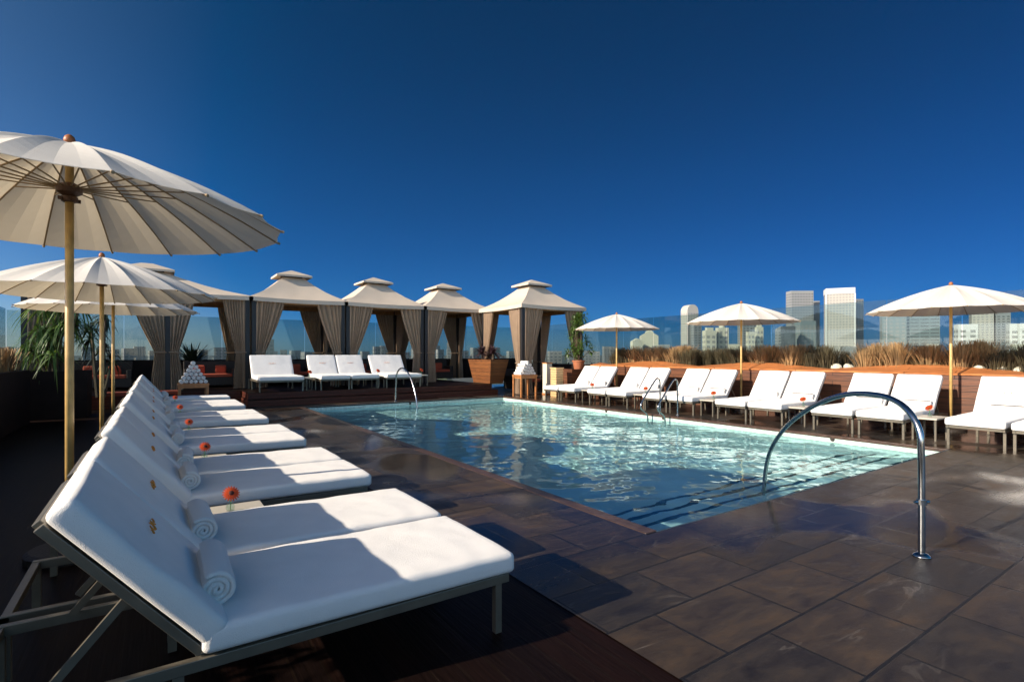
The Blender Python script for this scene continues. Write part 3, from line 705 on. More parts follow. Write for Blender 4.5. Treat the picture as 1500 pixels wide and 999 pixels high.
# ================================================================= planters, walls, glass
pl = empty('planter_wall', (13.85, 0, 0), label='long red timber planter wall behind the right row of loungers', cat='planter')
a = MB(); a.box(0, .1, -5, 15.0, .002, 1.12); a.box(.1, 1.9, 14.9, 15.0, .002, 1.12); a.box(1.8, 1.9, -5, 14.9, .002, 1.12); a.build('wall_boards', M['red_wood'], pl)
def hump(y):
    s = ((y+1.2) % 3.9)/3.9; return max(0, min(1, 2.6*min(s, 1-s)))
a = MB(); a.grid(lambda u, v: (-.03 + (.48+.1*hump(-5+20*u))*v, -5+20*u, 1.122 + (.03 + .13*hump(-5+20*u))*v), 240, 2)
co = a.build('sloped_cap', M['cap_wood'], pl); so = co.modifiers.new('s', 'SOLIDIFY'); so.thickness = .04
a = MB(); a.box(.1, 1.8, -5, 14.9, .9, 1.1); a.build('soil', M['soil'], pl)
def blades(mb, n, x0, x1, y0, y1, z, h, wd=.01, lean=.35, seed=1):
    r_ = random.Random(seed)
    ncl = max(1, int((x1-x0)*(y1-y0)*9)); cl = [(r_.uniform(x0, x1), r_.uniform(y0, y1), r_.uniform(.75, 1.15)) for _ in range(ncl)]
    for _ in range(n):
        cx, cy, s = r_.choice(cl); a = r_.uniform(0, 6.283); rr = abs(r_.gauss(0, .1)); hh = h*s*r_.uniform(.6, 1.08); L = lean*hh*r_.uniform(.1, 1)*(.4+rr*6)
        bx, by = cx + rr*math.cos(a), cy + rr*math.sin(a); dx, dy = math.cos(a)*L, math.sin(a)*L
        tx, ty = -math.sin(a+r_.uniform(-1, 1))*wd, math.cos(a)*wd
        pts = [(bx, by, z), (bx+dx*.35, by+dy*.35, z+hh*.55), (bx+dx, by+dy, z+hh)]
        mb.add([(pts[0][0]-tx, pts[0][1]-ty, pts[0][2]), (pts[0][0]+tx, pts[0][1]+ty, pts[0][2]), (pts[1][0]+tx, pts[1][1]+ty, pts[1][2]), (pts[1][0]-tx, pts[1][1]-ty, pts[1][2]), (pts[2][0]+tx*.5, pts[2][1]+ty*.5, pts[2][2]), (pts[2][0]-tx*.5, pts[2][1]-ty*.5, pts[2][2])], [(0,1,2,3), (3,2,4,5)])
bands = [(13.6, 14.9, 'darkgrass'), (11.3, 13.6, 'straw'), (9.2, 11.3, 'darkgrass'), (7.5, 9.2, 'straw'), (5.95, 7.5, 'darkgrass'), (3.55, 5.95, 'straw'), (-4.5, 3.55, 'darkgrass')]
for k, (ya, yb, mt) in enumerate(bands):
    g = MB(); blades(g, int((yb-ya)*3400), 14.42, 15.5, ya, yb, 1.09, (.66 if mt == 'straw' else .60), wd=.0065, lean=.5, seed=20+k)
    tag(g.build('straw_grass' if mt == 'straw' else 'dark_grass', M[mt]), ('pale straw coloured' if mt == 'straw' else 'dark brown green') + ' ornamental grass in the right planter wall', 'grass', kind='stuff')
pbm = MB()
for i in range(9):
    a0 = i*.7
    pbm.lathe([(0, 0)], n=3) if False else None
pbm.lathe([(0, 0), (.09, .01), (.12, .06), (.11, .12), (.06, .16), (0, .17)], n=9); pbm.v = [(x*(1+.25*nz(x*9, y*9, z*9)), y*(1+.3*nz(y*9, z*9, x*9)), z*(1+.2*nz(x*7, y*7))) for x, y, z in pbm.v]
stone = pbm.build('pale_stone', mat('pale_stone', (.6, .58, .46), .8, var=.15, vscale=12)); tag(stone, 'x', 'stone', 'pale stones in the right planter')
for k, (u, x) in enumerate(((1225, 14.46), (1243, 14.48), (1435, 14.44), (1466, 14.45), (1494, 14.46))):
    o = stone if k == 0 else stone.copy()
    if k: C.objects.link(o)
    th = R(YAW) + math.atan((u-750)/F_PX); o.location = (x, x/math.tan(th), 1.15); o.rotation_euler = (0, 0, k*1.3)
    o['label'] = ['pale stone in dark grass beside the tallest tower, left of two', 'pale stone under the tallest tower, right of two', 'pale stone in dark grass just right of the nearest right umbrella pole', 'pale stone in the right planter, middle of three near the edge', 'pale stone in the right planter at the right edge of view'][k]
def glass_run(name, pts, z0, z1, lab, step=1.5, sunk=0.0):
    t = empty(name, label=lab, cat='glass fence')
    A, B = Vector(pts[0]), Vector(pts[1]); L = (B-A).length; d = (B-A)/L; n = int(L/step)
    for k in range(n):
        a = A + d*(L*k/n+.012); b = A + d*(L*(k+1)/n-.012); m = MB()
        nn = Vector((-d.y, d.x, 0))*.006
        m.obox(((a+b)/2).to_3d() + Vector((0, 0, (z0+z1)/2)), ((b-a)/2).to_3d(), nn, (0, 0, (z1-z0)/2)); m.build('glass_panel', M['glass'], t)
        for q in (.2, .8):
            m = MB(); c = a.lerp(b, q); m.obox(Vector((c.x, c.y, z0+.03)), d.to_3d()*.03, nn*4, (0, 0, .05)); m.build('clamp', M['chrome'], t)
    return t
glass_run('glass_balustrade', ((15.85, -5), (15.85, 23.0)), 1.12, 2.98, 'tall blue green glass wind screen behind the grasses on the right')
glass_run('glass_balustrade', ((-3.9, 23.0), (15.8, 23.0)), 1.36, 2.98, 'tall blue green glass wind screen behind the cabanas')
glass_run('glass_balustrade', ((-3.9, 17.0), (-3.9, 22.9)), 1.2, 3.02, 'tall blue green glass wind screen at the left edge of view')
pw = MB(); pw.box(-4.1, 16.0, 22.88, 23.12, .4, 1.36); tag(pw.build('parapet_wall', M['dark_wall']), 'dark low parapet wall under the glass behind the cabanas', 'wall')
pw = MB(); pw.box(15.76, 15.96, -5.2, 22.87, 0, 1.12); tag(pw.build('parapet_wall', M['dark_wall']), 'dark low parapet under the right glass screen behind the planter', 'wall')
lp = empty('planter_box', (-3.7, 0, 0), label='long dark planter wall behind the left row of loungers', cat='planter')
a = MB(); a.box(1.25, 1.35, -5, 16.2, 0, 1.2); a.box(0, .1, -5, 16.2, 0, 1.2); a.box(.1, 1.25, 16.1, 16.2, 0, 1.2); a.build('wall_boards', M['dark_wall'], lp)
a = MB(); a.box(.1, 1.25, -5, 16.1, 1.0, 1.14); a.build('soil', M['soil'], lp)
hd = MB(); rh = random.Random(9)
for k in range(9000):
    dv = Vector((rh.gauss(0, 1), rh.gauss(0, 1), rh.gauss(.6, .7))).normalized()
    y_ = rh.uniform(-4.8, 8.0); blade(hd, (rh.uniform(-3.4, -2.5), y_, 1.15 + rh.uniform(0, .42)*(1+.25*nz(y_*2))), dv, rh.uniform(.08, .18), .028, .6, 2)
tag(hd.build('low_hedge', M['darkleaf']), 'low dark leafy hedge in the left planter behind the nearest loungers', 'hedge', kind='stuff')
g = MB(); blades(g, 9000, -3.4, -2.55, 7.5, 15.9, 1.13, .52, seed=77); tag(g.build('straw_grass', M['straw']), 'low straw coloured ornamental grass in the left planter', 'grass', kind='stuff')

# plants
def rosette(mb, c, n, L, wd, droop, seed, emin=.1, emax=1.4):
    r_ = random.Random(seed)
    for _ in range(n):
        a = r_.uniform(0, 6.283); e = r_.uniform(emin, emax)
        blade(mb, c, (math.cos(a)*math.cos(e), math.sin(a)*math.cos(e), math.sin(e)), L*r_.uniform(.7, 1.1), wd, droop*r_.uniform(.6, 1.3))
def planter_pot(name, c, wx, wy, z0, z1, taper, mt, parent):
    m = MB(); x, y = c; t_ = taper
    m.add([(x-wx*t_, y-wy*t_, z0), (x+wx*t_, y-wy*t_, z0), (x+wx*t_, y+wy*t_, z0), (x-wx*t_, y+wy*t_, z0), (x-wx, y-wy, z1), (x+wx, y-wy, z1), (x+wx, y+wy, z1), (x-wx, y+wy, z1)],
          [(0,3,2,1), (0,1,5,4), (1,2,6,5), (2,3,7,6), (3,0,4,7)])
    b = .05
    m.add([(x-wx, y-wy, z1), (x+wx, y-wy, z1), (x+wx, y+wy, z1), (x-wx, y+wy, z1), (x-wx+b, y-wy+b, z1), (x+wx-b, y-wy+b, z1), (x+wx-b, y+wy-b, z1), (x-wx+b, y+wy-b, z1)], [(0,1,5,4), (1,2,6,5), (2,3,7,6), (3,0,4,7)])
    o = m.build(name, mt, parent)
    s = MB(); s.add([(x-wx+b, y-wy+b, z1-.03), (x+wx-b, y-wy+b, z1-.03), (x+wx-b, y+wy-b, z1-.03), (x-wx+b, y+wy-b, z1-.03)], [(0,1,2,3)]); s.build('soil', M['soil'], parent)
    return o
# big yucca like shrub at the left
t = empty('planter_box', (-2.05, 17.2, 0), label='square dark planter holding the big drooping shrub at the left', cat='planter')
planter_pot('box', (0, 0), .7, .6, 0.0, 1.15, .98, M['dark_wall'], t)
sh = empty('drooping_shrub', (-2.05, 17.2, 1.12), label='big bushy plant with long drooping leaves at the left, half in sun', cat='plant')
st_ = MB(); lf = MB(); rr_ = random.Random(5)
for k in range(15):
    a = k*2.4; h = .35 + 1.35*rr_.random(); x = (.15+.4*rr_.random())*math.cos(a); y = .45*rr_.random()*math.sin(a)
    st_.tube([(x*.3, y*.3, 0), (x*.7, y*.7, h*.6), (x, y, h)], [.035, .028, .02], 6)
    rosette(lf, (x, y, h), 40, .6, .022, 1.4, 50+k, -.5, 1.3)
st_.build('stem', M['stem'], sh); lf.build('foliage', M['leaf'], sh)
t = empty('dark_spiky_plant', (-1.2, 18.1, .404), label='darker spiky palm like plant right of the big drooping shrub', cat='plant')
lf = MB(); st_ = MB()
for k in range(5):
    x, y, h = .25*math.cos(k*1.3), .25*math.sin(k*1.3), 1.0+.28*k
    st_.tube([(x*.3, y*.3, 0), (x, y, h)], [.05, .03], 6); rosette(lf, (x, y, h), 34, .55, .024, 1.1, 90+k, -.4, 1.3)
st_.build('stem', M['stem'], t); lf.build('foliage', M['darkleaf'], t)
# agave behind the wide cabana
t = empty('planter_box', (1.15, 22.2, .404), label='dark planter under the spiky agave behind the wide cabana', cat='planter'); planter_pot('box', (0, 0), .6, .4, 0, .85, .9, M['dark_wall'], t)
lf = MB(); rosette(lf, (0, 0, 0), 75, 1.05, .045, .25, 11, .15, 1.5); o = lf.build('agave', M['darkleaf'], loc=(1.15, 22.2, 1.2)); tag(o, 'dark spiky agave seen against the glass inside the wide cabana', 'plant')
# tapered planter with purple cordylines
t = empty('tapered_planter', (11.72-.1, 18.3, .404), label='tapered orange brown wooden planter at the end of the raised deck', cat='planter')
t.location = (11.28, 18.35, .404)
planter_pot('box', (0, 0), .42, .9, 0.0, .95, .72, M['planter'], t)
lf = MB(); st_ = MB()
for k, (dx, dy) in enumerate(((-.1, -.55), (.1, -.15), (-.12, .25), (.08, .6))):
    st_.tube([(dx, dy, -.05), (dx, dy, .25)], .03, 6); rosette(lf, (dx, dy, .2), 46, .72, .028, .7, 31+k, .0, 1.45)
o = empty('purple_cordyline', (11.28, 18.35, .404+.95), label='purple spiky cordyline growing from the tapered wooden planter', cat='plant'); lf.build('foliage', M['purple'], o); st_.build('stem', M['stem'], o)
# bush in a terracotta pot at the end of the planter wall
t = empty('corner_planter', (13.75, 15.75, 0), label='red timber corner box under the potted green bush', cat='planter'); planter_pot('box', (0, 0), .72, .6, 0, 1.0, 1.0, M['red_wood'], t)
pb_ = MB(); pb_.lathe([(0, 0), (.17, 0), (.23, .3), (.25, .3), (.25, .35), (.21, .35), (.2, .3), (0, .29)], n=20); o = pb_.build('terracotta_pot', M['terracotta'], smooth=False, loc=(13.62, 15.45, .98)); tag(o, 'orange terracotta pot under the green bush near the last cabana', 'pot')
bu = empty('green_bush', (13.62, 15.45, 1.28), label='bright green leafy bush in the terracotta pot beside the last cabana', cat='plant')
lf = MB(); st_ = MB(); rr_ = random.Random(8)
for k in range(26):
    a = rr_.uniform(0, 6.28); h = rr_.uniform(.25, 1.75); sp_ = (.50 if h < 1.0 else .28)*rr_.random()
    x, y = sp_*math.cos(a), sp_*math.sin(a); st_.tube([(0, 0, 0), (x*.5, y*.5, h*.5), (x, y, h)], [.018, .012, .006], 5)
    for _ in range(60):
        dv = Vector((rr_.gauss(0, 1), rr_.gauss(0, 1), rr_.gauss(.1, .8))).normalized()
        blade(lf, Vector((x, y, h)) + dv*rr_.uniform(0, .2), dv, rr_.uniform(.09, .18), .025, .7, 3)
st_.build('stem', M['stem'], bu); lf.build('foliage', M['leaf'], bu)

# slatted box, lantern, dark crate by the last cabana
t = empty('slatted_box', (12.42, 15.3, 0), label='pale slatted wooden box behind the farthest right-row loungers', cat='box'); a = MB(); a.box(-.17, .17, -.17, .17, .0, 1.04); bevel(a.build('box', M['pale_wood'], t), .006); a = MB(); a.box(-.19, .19, -.19, .19, 1.04, 1.075); a.build('lid', M['pale_wood'], t)
t = empty('lantern', (12.75, 16.3, 0), label='tall cream lantern column by the right cabana opening', cat='lantern'); a = MB(); a.box(-.13, .13, -.13, .13, .05, 1.2); a.build('shade', M['cream'], t); a = MB(); a.box(-.15, .15, -.15, .15, 0, .05); a.box(-.15, .15, -.15, .15, 1.2, 1.24); a.build('frame', M['table_wood'], t)

# towel tables: rolled towels in a pyramid
def make_towel_table(h=.8, w_=.74):
    t = empty('towel_table', cat='table', label='t')
    a = MB(); a.box(-w_/2, w_/2, -.3, .3, h-.05, h); a.build('table_top', M['table_wood'], t)
    a = MB(); a.box(-w_/2+.05, w_/2-.05, -.27, .27, h-.13, h-.052); a.build('apron', M['table_wood'], t)
    for x in (-1, 1):
        for y in (-1, 1):
            l_ = MB(); l_.box(x*(w_/2-.04)-.03, x*(w_/2-.04)+.03, y*.25-.03, y*.25+.03, 0, h-.051); l_.build('leg', M['table_wood'], t)
    return t
tt = make_towel_table()
place(tt, (11.45, 16.0, 0), 0, 'orange brown wooden towel table at the far right pool corner', 'towel tables')
place(tt, (.92, 17.35, 0), 0, 'dark wooden towel table beyond the left row of loungers', 'towel tables', (1, 1, .93))
for (cx, cy, cz, lab, pre) in ((11.45, 16.0, .8, 'right towel table', 0), (.92, 17.35, .744, 'left towel table', 1)):
    rows = [6, 5, 4, 3, 1] if pre == 0 else [6, 5, 4, 3, 2, 1]
    r0 = .058
    for lv, n in enumerate(rows):
        for k in range(n):
            o = pr_.copy(); C.objects.link(o); s = r0/.082; o.scale = (s, .9, s)
            o.location = (cx + (k-(n-1)/2)*r0*2.0, cy-.22, cz + r0*.96 + lv*r0*1.76); o.rotation_euler = (0, random.uniform(-3, 3), 0)
            o['group'] = 'towels stacked on the ' + lab
            nm_ = 'topmost' if lv == len(rows)-1 else ordn[lv] + ' layer'; o['label'] = ('topmost rolled towel of the pyramid on the ' + lab) if lv == len(rows)-1 else 'rolled towel in the %s layer from below of the pyramid on the %s' % (ordn[lv], lab); o['group'] = 'towels of the %s, %s' % (nm_, lab)

# sofas in the cabanas
def make_sofa(W=1.6):
    t = empty('wicker_sofa', cat='sofa', label='s')
    a = MB(); a.box(0, W, 0, .8, .08, .36); bevel(a.build('base', M['wicker'], t), .02)
    a = MB(); a.box(.0, W, .66, .8, .362, .92); bevel(a.build('backrest', M['wicker'], t), .02)
    for x in (0, W-.14):
        a = MB(); a.box(x, x+.14, 0, .655, .362, .64); bevel(a.build('arm', M['wicker'], t), .02)
    a = MB(); a.box(.15, W-.15, .02, .65, .364, .48); bevel(a.build('seat_cushion', M['cushion'], t), .03)
    for x in (.32, W-.62):
        a = MB(); a.obox((x+.15, .55, .62), (.17, 0, 0), (0, .06, .02), (0, -.03, .15)); bevel(a.build('pillow', M['cushion'], t), .04)
    return t
ps_ = make_sofa()
for x, y, rz, lb in ((-2.2, 21.4, 0, 'dark wicker sofa with rust cushions in the left bay of the wide cabana'), (.85, 20.9, 0, 'dark wicker sofa with rust cushions beside the agave'),
                     (3.5, 21.4, 0, 'dark wicker sofa behind the leftmost far lounger'), (6.8, 21.4, 0, 'dark wicker sofa inside the cabana behind the far handrail'), (9.7, 21.4, 0, 'dark wicker sofa inside the fourth cabana')):
    place(ps_, (x, y, .404), rz, lb, 'dark wicker sofas in the cabanas')
place(ps_, (12.6, 18.4, 0), 0, 'dark wicker sofa inside the rightmost cabana', 'dark wicker sofas in the cabanas')
t = empty('low_bench', (-1.1, 18.2, 0), label='low orange topped bench behind the far end of the left row', cat='bench')
a = MB(); a.box(0, 1.7, 0, .45, .40, .5); bevel(a.build('seat_cushion', M['cushion'], t), .02)
for x in (.1, 1.5):
    a = MB(); a.box(x, x+.1, .05, .4, 0, .4); a.build('leg', M['wicker'], t)

# ================================================================= handrails
def rail(name, pts, r, lab, foot=None, cat='handrail', group=None):
    t = empty(name, foot or pts[0], label=lab, cat=cat, group=group); o = Vector(foot or pts[0])
    P = [Vector(p)-o for p in pts]; cv = []
    for i in range(len(P)-1):                                   # Catmull-Rom
        p0, p1, p2, p3 = P[max(i-1, 0)], P[i], P[i+1], P[min(i+2, len(P)-1)]
        for k in range(6):
            q = k/6; cv.append(.5*((2*p1) + (p2-p0)*q + (2*p0-5*p1+4*p2-p3)*q*q + (-p0+3*p1-3*p2+p3)*q**3))
    cv.append(P[-1]); m = MB(); m.tube(cv, r, 14); m.build('tube', M['chrome'], t, smooth=True)
    e = MB(); e.lathe([(r, .03), (r+.008, .03), (r+.035, .012), (r+.038, 0), (0, 0)], n=20); e.build('flange', M['chrome'], t, smooth=True)
    return t
A2, B2 = (4.88, 1.58), (6.42, 3.74)
k1 = [(4.88,1.58,0),(4.88,1.58,.45),(4.885,1.585,.8),(4.90,1.60,.96),(4.95,1.68,1.09),(5.04,1.80,1.165),(5.17,1.98,1.20),(5.38,2.28,1.185),(5.60,2.59,1.10),(5.85,2.94,.94),(6.11,3.30,.70),(6.31,3.58,.40),(6.39,3.70,.12),(6.43,3.75,-.2),(6.44,3.77,-.6)]
big = rail('pool_handrail', k1, .024, 'large curved steel handrail arching from the paving into the near pool steps')
cl = MB(); cl.tube([(0, 0, .40), (0, 0, .44)], .034, 14); cl.tube([(-.05, .03, .42), (.05, -.03, .42)], .012, 8); cl.build('clamp_ring', M['chrome'], big)
k2 = [(6.72,16.85,0),(6.72,16.84,.5),(6.73,16.8,.85),(6.76,16.65,1.05),(6.8,16.4,1.1),(6.83,16.1,.98),(6.85,15.85,.75),(6.86,15.6,.4),(6.86,15.45,.05),(6.86,15.4,-.5)]
rail('pool_handrail', k2, .026, 'small curved steel handrail at the far end of the pool')
for y, lb in ((9.32, 'left curved rail of the steel pool ladder on the right side'), (8.76, 'right curved rail of the steel pool ladder on the right side')):
    x = 11.07
    k3 = [(x,y,0),(x,y,.45),(x-.005,y,.78),(x-.03,y,.88),(x-.1,y,.925),(x-.2,y,.87),(x-.42,y,.64),(x-.66,y,.38),(x-.74,y,.26),(x-.72,y,.16),(x-.6,y,.08),(x-.5,y,-.02),(x-.47,y,-.3),(x-.47,y,-.9)]
    rail('ladder_rail', k3, .022, lb, group='ladder rails on the right side of the pool')
for k, (x, y, z, ax, lab) in enumerate(((7.05, PY1-.0, -.07, 'y', 'round dark return fitting in the far waterline tiles'), (PX1, 11.0, -.07, 'x', 'round dark return fitting in the tiles left of the ladder'), (PX1, 8.95, -.07, 'x', 'round dark return fitting in the tiles below the ladder'), (PX1, 4.9, -.07, 'x', 'round dark return fitting in the near right waterline tiles'))):
    m = MB(); 
    if ax == 'x': m.tube([(-.015, 0, 0), (.002, 0, 0)], [.035, .045], 16)
    else: m.tube([(0, -.015, 0), (0, .002, 0)], [.035, .045], 16)
    tag(m.build('pool_inlet', M['wicker'], loc=(x, y, z)), lab, 'pool fitting', 'waterline fittings')

# ================================================================= skyline
M['tower_tan'] = mat('tower_tan', (.46, .43, .37), .8, var=.06, vscale=.02)
M['tower_grey'] = mat('tower_grey', (.27, .275, .27), .7, var=.06, vscale=.02)
M['tower_white'] = mat('tower_white', (.68, .66, .61), .8, var=.04, vscale=.02)
M['tower_cream'] = mat('tower_cream', (.58, .54, .42), .8, var=.05, vscale=.02)
M['tower_dark'] = mat('tower_dark', (.085, .10, .11), .4, var=.1, vscale=.02)
M['tower_glass'] = mat('tower_glass', (.20, .24, .24), .3, var=.1, vscale=.02)
M['window_dark'] = mat('window_dark', (.11, .12, .125), .25)
M['window_mid'] = mat('window_mid', (.28, .27, .25), .4)
M['far_block'] = mat('far_block', (.22, .21, .2), .8, var=.2, vscale=.01)
GZ = -46
def tower(u0, u1, v, dist, psi, wall, win, label, rows=4.2, cols=5.0, deep=.7, crown=None, frac=(.55, .5), name='tower_building', group='towers on the right skyline'):
    uc = (u0+u1)/2; c = far_pt(uc, dist); b = Vector((-c.x, -c.y, 0)).normalized(); r = Vector((-b.y, b.x, 0))
    if r.dot(cR) < 0: r = -r
    th = math.atan((uc-750)/F_PX); rng = dist/math.cos(th); ps = R(psi)
    span = (u1-u0)/F_PX*dist*math.cos(th)      # apparent width across the line of sight
    w_ = span/(math.cos(ps) + deep*math.sin(ps)) if psi else span; d_ = w_*deep
    top = CAM_H + (V0-v)/F_PX*dist; Hh = top - GZ
    nf = b*math.cos(ps) + r*math.sin(ps); rt = -b*math.sin(ps) + r*math.cos(ps)
    t = empty(name, (c.x, c.y, GZ), label=label, cat='building', group=group); m = MB()
    c0 = -nf*d_*.5
    hh = Hh if crown not in ('arch',) else Hh - w_*.5
    m.obox(c0 + Vector((0, 0, hh/2)), rt*w_/2, nf*d_/2, (0, 0, hh/2)); m.build('wall', M[wall], t)
    if crown == 'band':
        m = MB(); m.obox(c0 + Vector((0, 0, Hh-3.5)), rt*(w_/2+.6), nf*(d_/2+.6), (0, 0, 4.5)); m.build('top_band', M['tower_white'], t)
        for s in (-1, 1):
            m = MB(); m.obox(c0 + rt*(w_/2+.2)*s + nf*(d_/2) + Vector((0, 0, Hh/2-4)), rt*1.0, nf*1.0, (0, 0, Hh/2-4.2)); m.build('corner_fin', M['tower_white'], t)
    elif crown == 'arch':
        m = MB(); n = 14; vs = []
        for s in (0, 1):
            for k in range(n+1):
                a = math.pi*k/n; vs.append(c0 + rt*(w_/2*math.cos(a)) + nf*(d_*(s-.5)) + Vector((0, 0, hh + w_/2*math.sin(a))))
        m.add(vs, [tuple(range(n, -1, -1)), tuple(range(n+1, 2*n+2))] + [(k, k+1, n+2+k, n+1+k) for k in range(n)]); m.build('arched_top', M[wall], t)
    elif crown == 'dome':
        m = MB(); m.lathe([(w_*.28, 0), (w_*.28, 3), (w_*.2, 7), (w_*.08, 9.5), (0, 10)], tuple(c0 + Vector((0, 0, Hh))), 14); m.build('dome', M[wall], t)
    elif crown == 'plant':
        m = MB(); m.obox(c0 + Vector((0, 0, Hh+1.8)), rt*w_*.3, nf*d_*.3, (0, 0, 1.8)); m.build('roof_plant', M[wall], t)
    elif crown == 'gable':
        m = MB(); q = [c0 + rt*sx*w_/2 + nf*sy*d_/2 + Vector((0, 0, Hh)) for sx, sy in ((-1,-1),(1,-1),(1,1),(-1,1))]; k1, k2 = c0 + nf*d_/2 + Vector((0, 0, Hh+w_*.3)), c0 - nf*d_/2 + Vector((0, 0, Hh+w_*.3))
        m.add(q+[k1, k2], [(3,2,4), (0,5,1), (0,3,4,5), (1,5,4,2)]); m.build('roof', M[wall], t)
    g = MB(); fx, fz = frac
    for (ax, half, nrm, off) in ((rt, w_/2, nf, d_/2), (nf, d_/2, -rt, w_/2)):
        ncol = max(2, int(2*half/cols)); cw = 2*half/ncol; nrow = max(2, int((hh-8)/rows))
        for i in range(ncol):
            for j in range(nrow):
                p = c0 + nrm*(off+.12) + ax*(-half + cw*(i+.5)) + Vector((0, 0, 6 + rows*(j+.5)))
                g.add([p - ax*cw*fx/2 - Vector((0,0,rows*fz/2)), p + ax*cw*fx/2 - Vector((0,0,rows*fz/2)), p + ax*cw*fx/2 + Vector((0,0,rows*fz/2)), p - ax*cw*fx/2 + Vector((0,0,rows*fz/2))], [(0,1,2,3)])
    o = g.build('windows', M[win], t); o['kind'] = 'stuff'
    return t
D = 900
tower(1002, 1028, 446, D, 35, 'tower_tan', 'window_mid', 'slim round topped tan tower left of the middle right umbrella', crown='arch', deep=.9)
tower(1014, 1030, 470, D*.97, 30, 'tower_grey', 'window_dark', 'lower grey tower leaning on the slim round topped tower')
tower(1031, 1052, 484, 640, 25, 'tower_cream', 'window_mid', 'cream apartment block under the middle right umbrella, left half', rows=6, cols=7, crown='plant')
tower(1050, 1070, 480, 650, 25, 'tower_cream', 'window_mid', 'cream apartment block under the middle right umbrella with a small dome', rows=6, cols=7, crown='dome')
tower(1084, 1112, 468, D, 30, 'tower_grey', 'window_dark', 'grey glass tower just right of the middle right umbrella pole')
tower(1094, 1107, 486, 640, 25, 'tower_cream', 'window_mid', 'small cream block right of the middle right umbrella pole, lower one', rows=6, cols=6)
tower(1107, 1120, 479, 650, 25, 'tower_cream', 'window_mid', 'small cream block right of the middle right umbrella pole, taller one', rows=6, cols=6, crown='plant')
tower(1156, 1196, 426, D, 62, 'tower_grey', 'window_dark', 'tall dark grey gridded tower with a pale lit left edge', deep=.45, rows=5, cols=6) if False else None
tower(1155, 1196, 426, D, 28, 'tower_grey', 'window_dark', 'tall grey gridded tower left of the tall white topped tower', deep=.5, rows=4.6, cols=4.6)
tower(1182, 1203, 441, D*1.04, 20, 'tower_grey', 'window_mid', 'grey tower half hidden behind the tall grey gridded tower')
tower(1137, 1155, 482, 760, 20, 'tower_grey', 'window_dark', 'low grey block at the foot of the gridded tower, leftmost', crown='gable')
tower(1146, 1168, 478, 720, 25, 'tower_dark', 'window_dark', 'dark glass block at the foot of the tall grey gridded tower')
tower(1168, 1200, 470, 740, 30, 'tower_glass', 'window_mid', 'pale green glass block in front of the tall grey gridded tower')
tower(1208, 1254, 423, D*.95, 8, 'tower_tan', 'window_mid', 'tallest pale tower with a bright white top band', crown='band', rows=4.4, cols=4.4)
tower(1250, 1269, 438, D, 45, 'tower_grey', 'window_dark', 'narrow grey tower right behind the white topped tower')
tower(1290, 1330, 459, 700, 10, 'tower_glass', 'window_mid', 'broad green glass block left of the nearest right umbrella pole', rows=5, cols=6)
tower(1328, 1381, 454, 760, 15, 'tower_glass', 'window_dark', 'broad grey glass block touching the nearest right umbrella pole', rows=5, cols=9, frac=(.85, .35))
tower(1400, 1436, 475, 620, 20, 'tower_white', 'window_mid', 'low white block just right of the nearest right umbrella pole', rows=6, cols=7)
tower(1421, 1458, 455, 860, 12, 'tower_tan', 'window_mid', 'tan tower under the right half of the nearest right umbrella')
tower(1456, 1484, 457, 850, 25, 'tower_grey', 'window_dark', 'dark grey tower under the right half of the nearest right umbrella')
tower(1476, 1512, 474, 640, 15, 'tower_white', 'window_mid', 'low pale block at the right edge of view', rows=6, cols=7)
tower(925, 943, 500, 420, 20, 'tower_cream', 'window_mid', 'low cream house left of the stepped cream building', rows=6, cols=6, crown='gable')
tower(938, 966, 492, 430, 10, 'tower_cream', 'window_mid', 'stepped cream building right of the farthest right umbrella pole', rows=5, cols=6, crown='gable')
tower(945, 957, 486, 445, 0, 'tower_cream', 'window_mid', 'small gabled tower on top of the stepped cream skyline group', rows=5, cols=5, crown='gable')
rb = random.Random(41)
lefts = [(386, 402, 497, 1100), (655, 676, 502, 1400), (8, 22, 508, 1500), (640, 652, 512, 1500), (785, 800, 503, 900), (893, 903, 508, 1400)]
u = 120
while u < 1000:
    wd = rb.uniform(9, 22); lefts.append((u, u+wd, rb.uniform(506, 516), rb.uniform(1200, 2400))); u += wd*rb.uniform(.7, 1.5)
u = 960
while u < 1500:
    wd = rb.uniform(12, 26); lefts.append((u, u+wd, rb.uniform(502, 509), rb.uniform(500, 800))); u += wd*rb.uniform(1.6, 3.4)
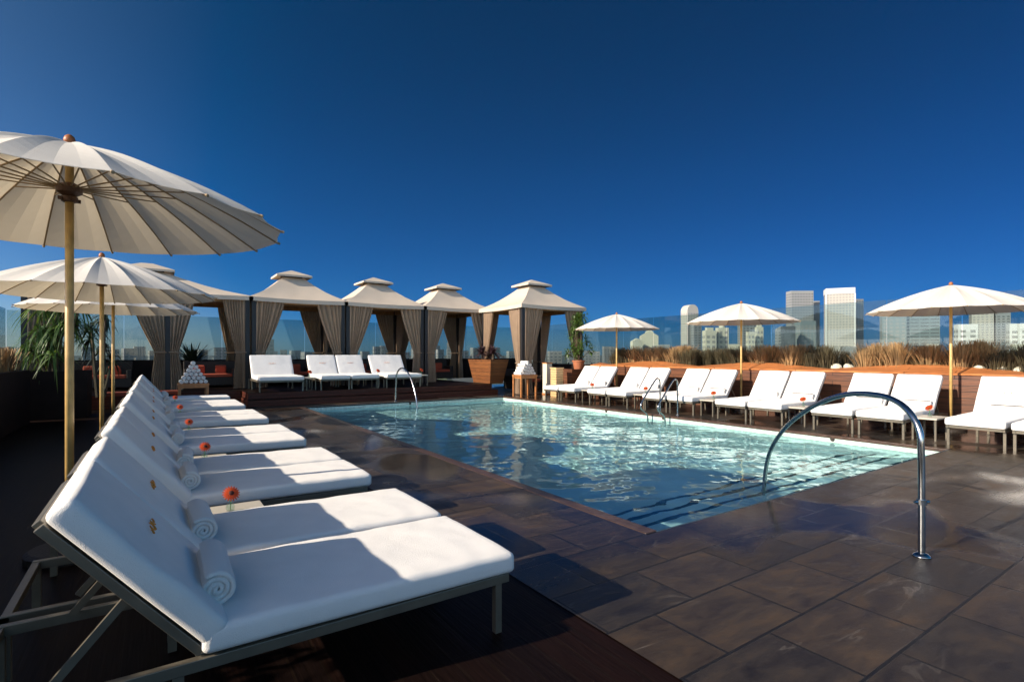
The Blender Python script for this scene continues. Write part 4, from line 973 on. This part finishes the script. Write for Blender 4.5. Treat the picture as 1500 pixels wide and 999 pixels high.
for k, (a, b, v, dd) in enumerate(lefts):
    lab = {0: 'square block on the far skyline seen through the second cabana from the left', 1: 'pale block on the far skyline seen through the fourth cabana'}.get(k, 'low distant city block on the hazy horizon behind the glass' if a < 960 else 'low city block peeping over the grasses between the right towers')
    tower(a, b, v, dd, rb.uniform(0, 30), 'far_block' if a < 960 else rb.choice(['tower_tan', 'tower_cream', 'tower_grey']), 'window_dark' if a < 960 else 'window_mid', lab, rows=8, cols=9, name='city_block', group='low city blocks on the far horizon' if a < 960 else 'low city blocks between the right towers')
# far-off tree canopy between the blocks
fm = MB(); rt_ = random.Random(12)
for k in range(420):
    u_ = rt_.uniform(-100, 1600); dd = rt_.uniform(350, 2600); c = far_pt(u_, dd, GZ + rt_.uniform(4, 9)); s = rt_.uniform(7, 14)*(1+dd/2500)
    vs = []; n = 7
    for j, (rr, zz_) in enumerate(((1, -.6), (1.05, 0), (.75, .55), (.1, .85))):
        for i in range(n):
            a = 2*math.pi*i/n + j*.4; q = s*rr*rt_.uniform(.75, 1.15); vs.append((c.x+q*math.cos(a), c.y+q*math.sin(a), c.z+s*.6*zz_*rt_.uniform(.8, 1.2)))
    fm.add(vs, [(j*n+i, j*n+(i+1)%n, (j+1)*n+(i+1)%n, (j+1)*n+i) for j in range(3) for i in range(n)] + [tuple(3*n+i for i in range(n))])
tag(fm.build('distant_treetops', mat('distant_foliage', (.03, .045, .02), .9, var=.4, vscale=.05)), 'distant dark treetops of the city beyond the rooftop', 'trees', kind='stuff')

# thin city air round everything
hz = MB(); hz.box(-2900, 2900, -2900, 2900, -47.2, 126)
hm = bpy.data.materials.new('haze'); hm.use_nodes = True; hn, hl = nodes_of(hm); hn.clear()
ho = hn.new('ShaderNodeOutputMaterial'); hv = hn.new('ShaderNodeVolumePrincipled'); hv.inputs['Density'].default_value = .00004
hv.inputs['Color'].default_value = (.74, .85, 1, 1); hl.new(hv.outputs[0], ho.inputs['Volume'])
tag(hz.build('haze', hm), 'thin blue air over the distant city', 'haze', kind='stuff')
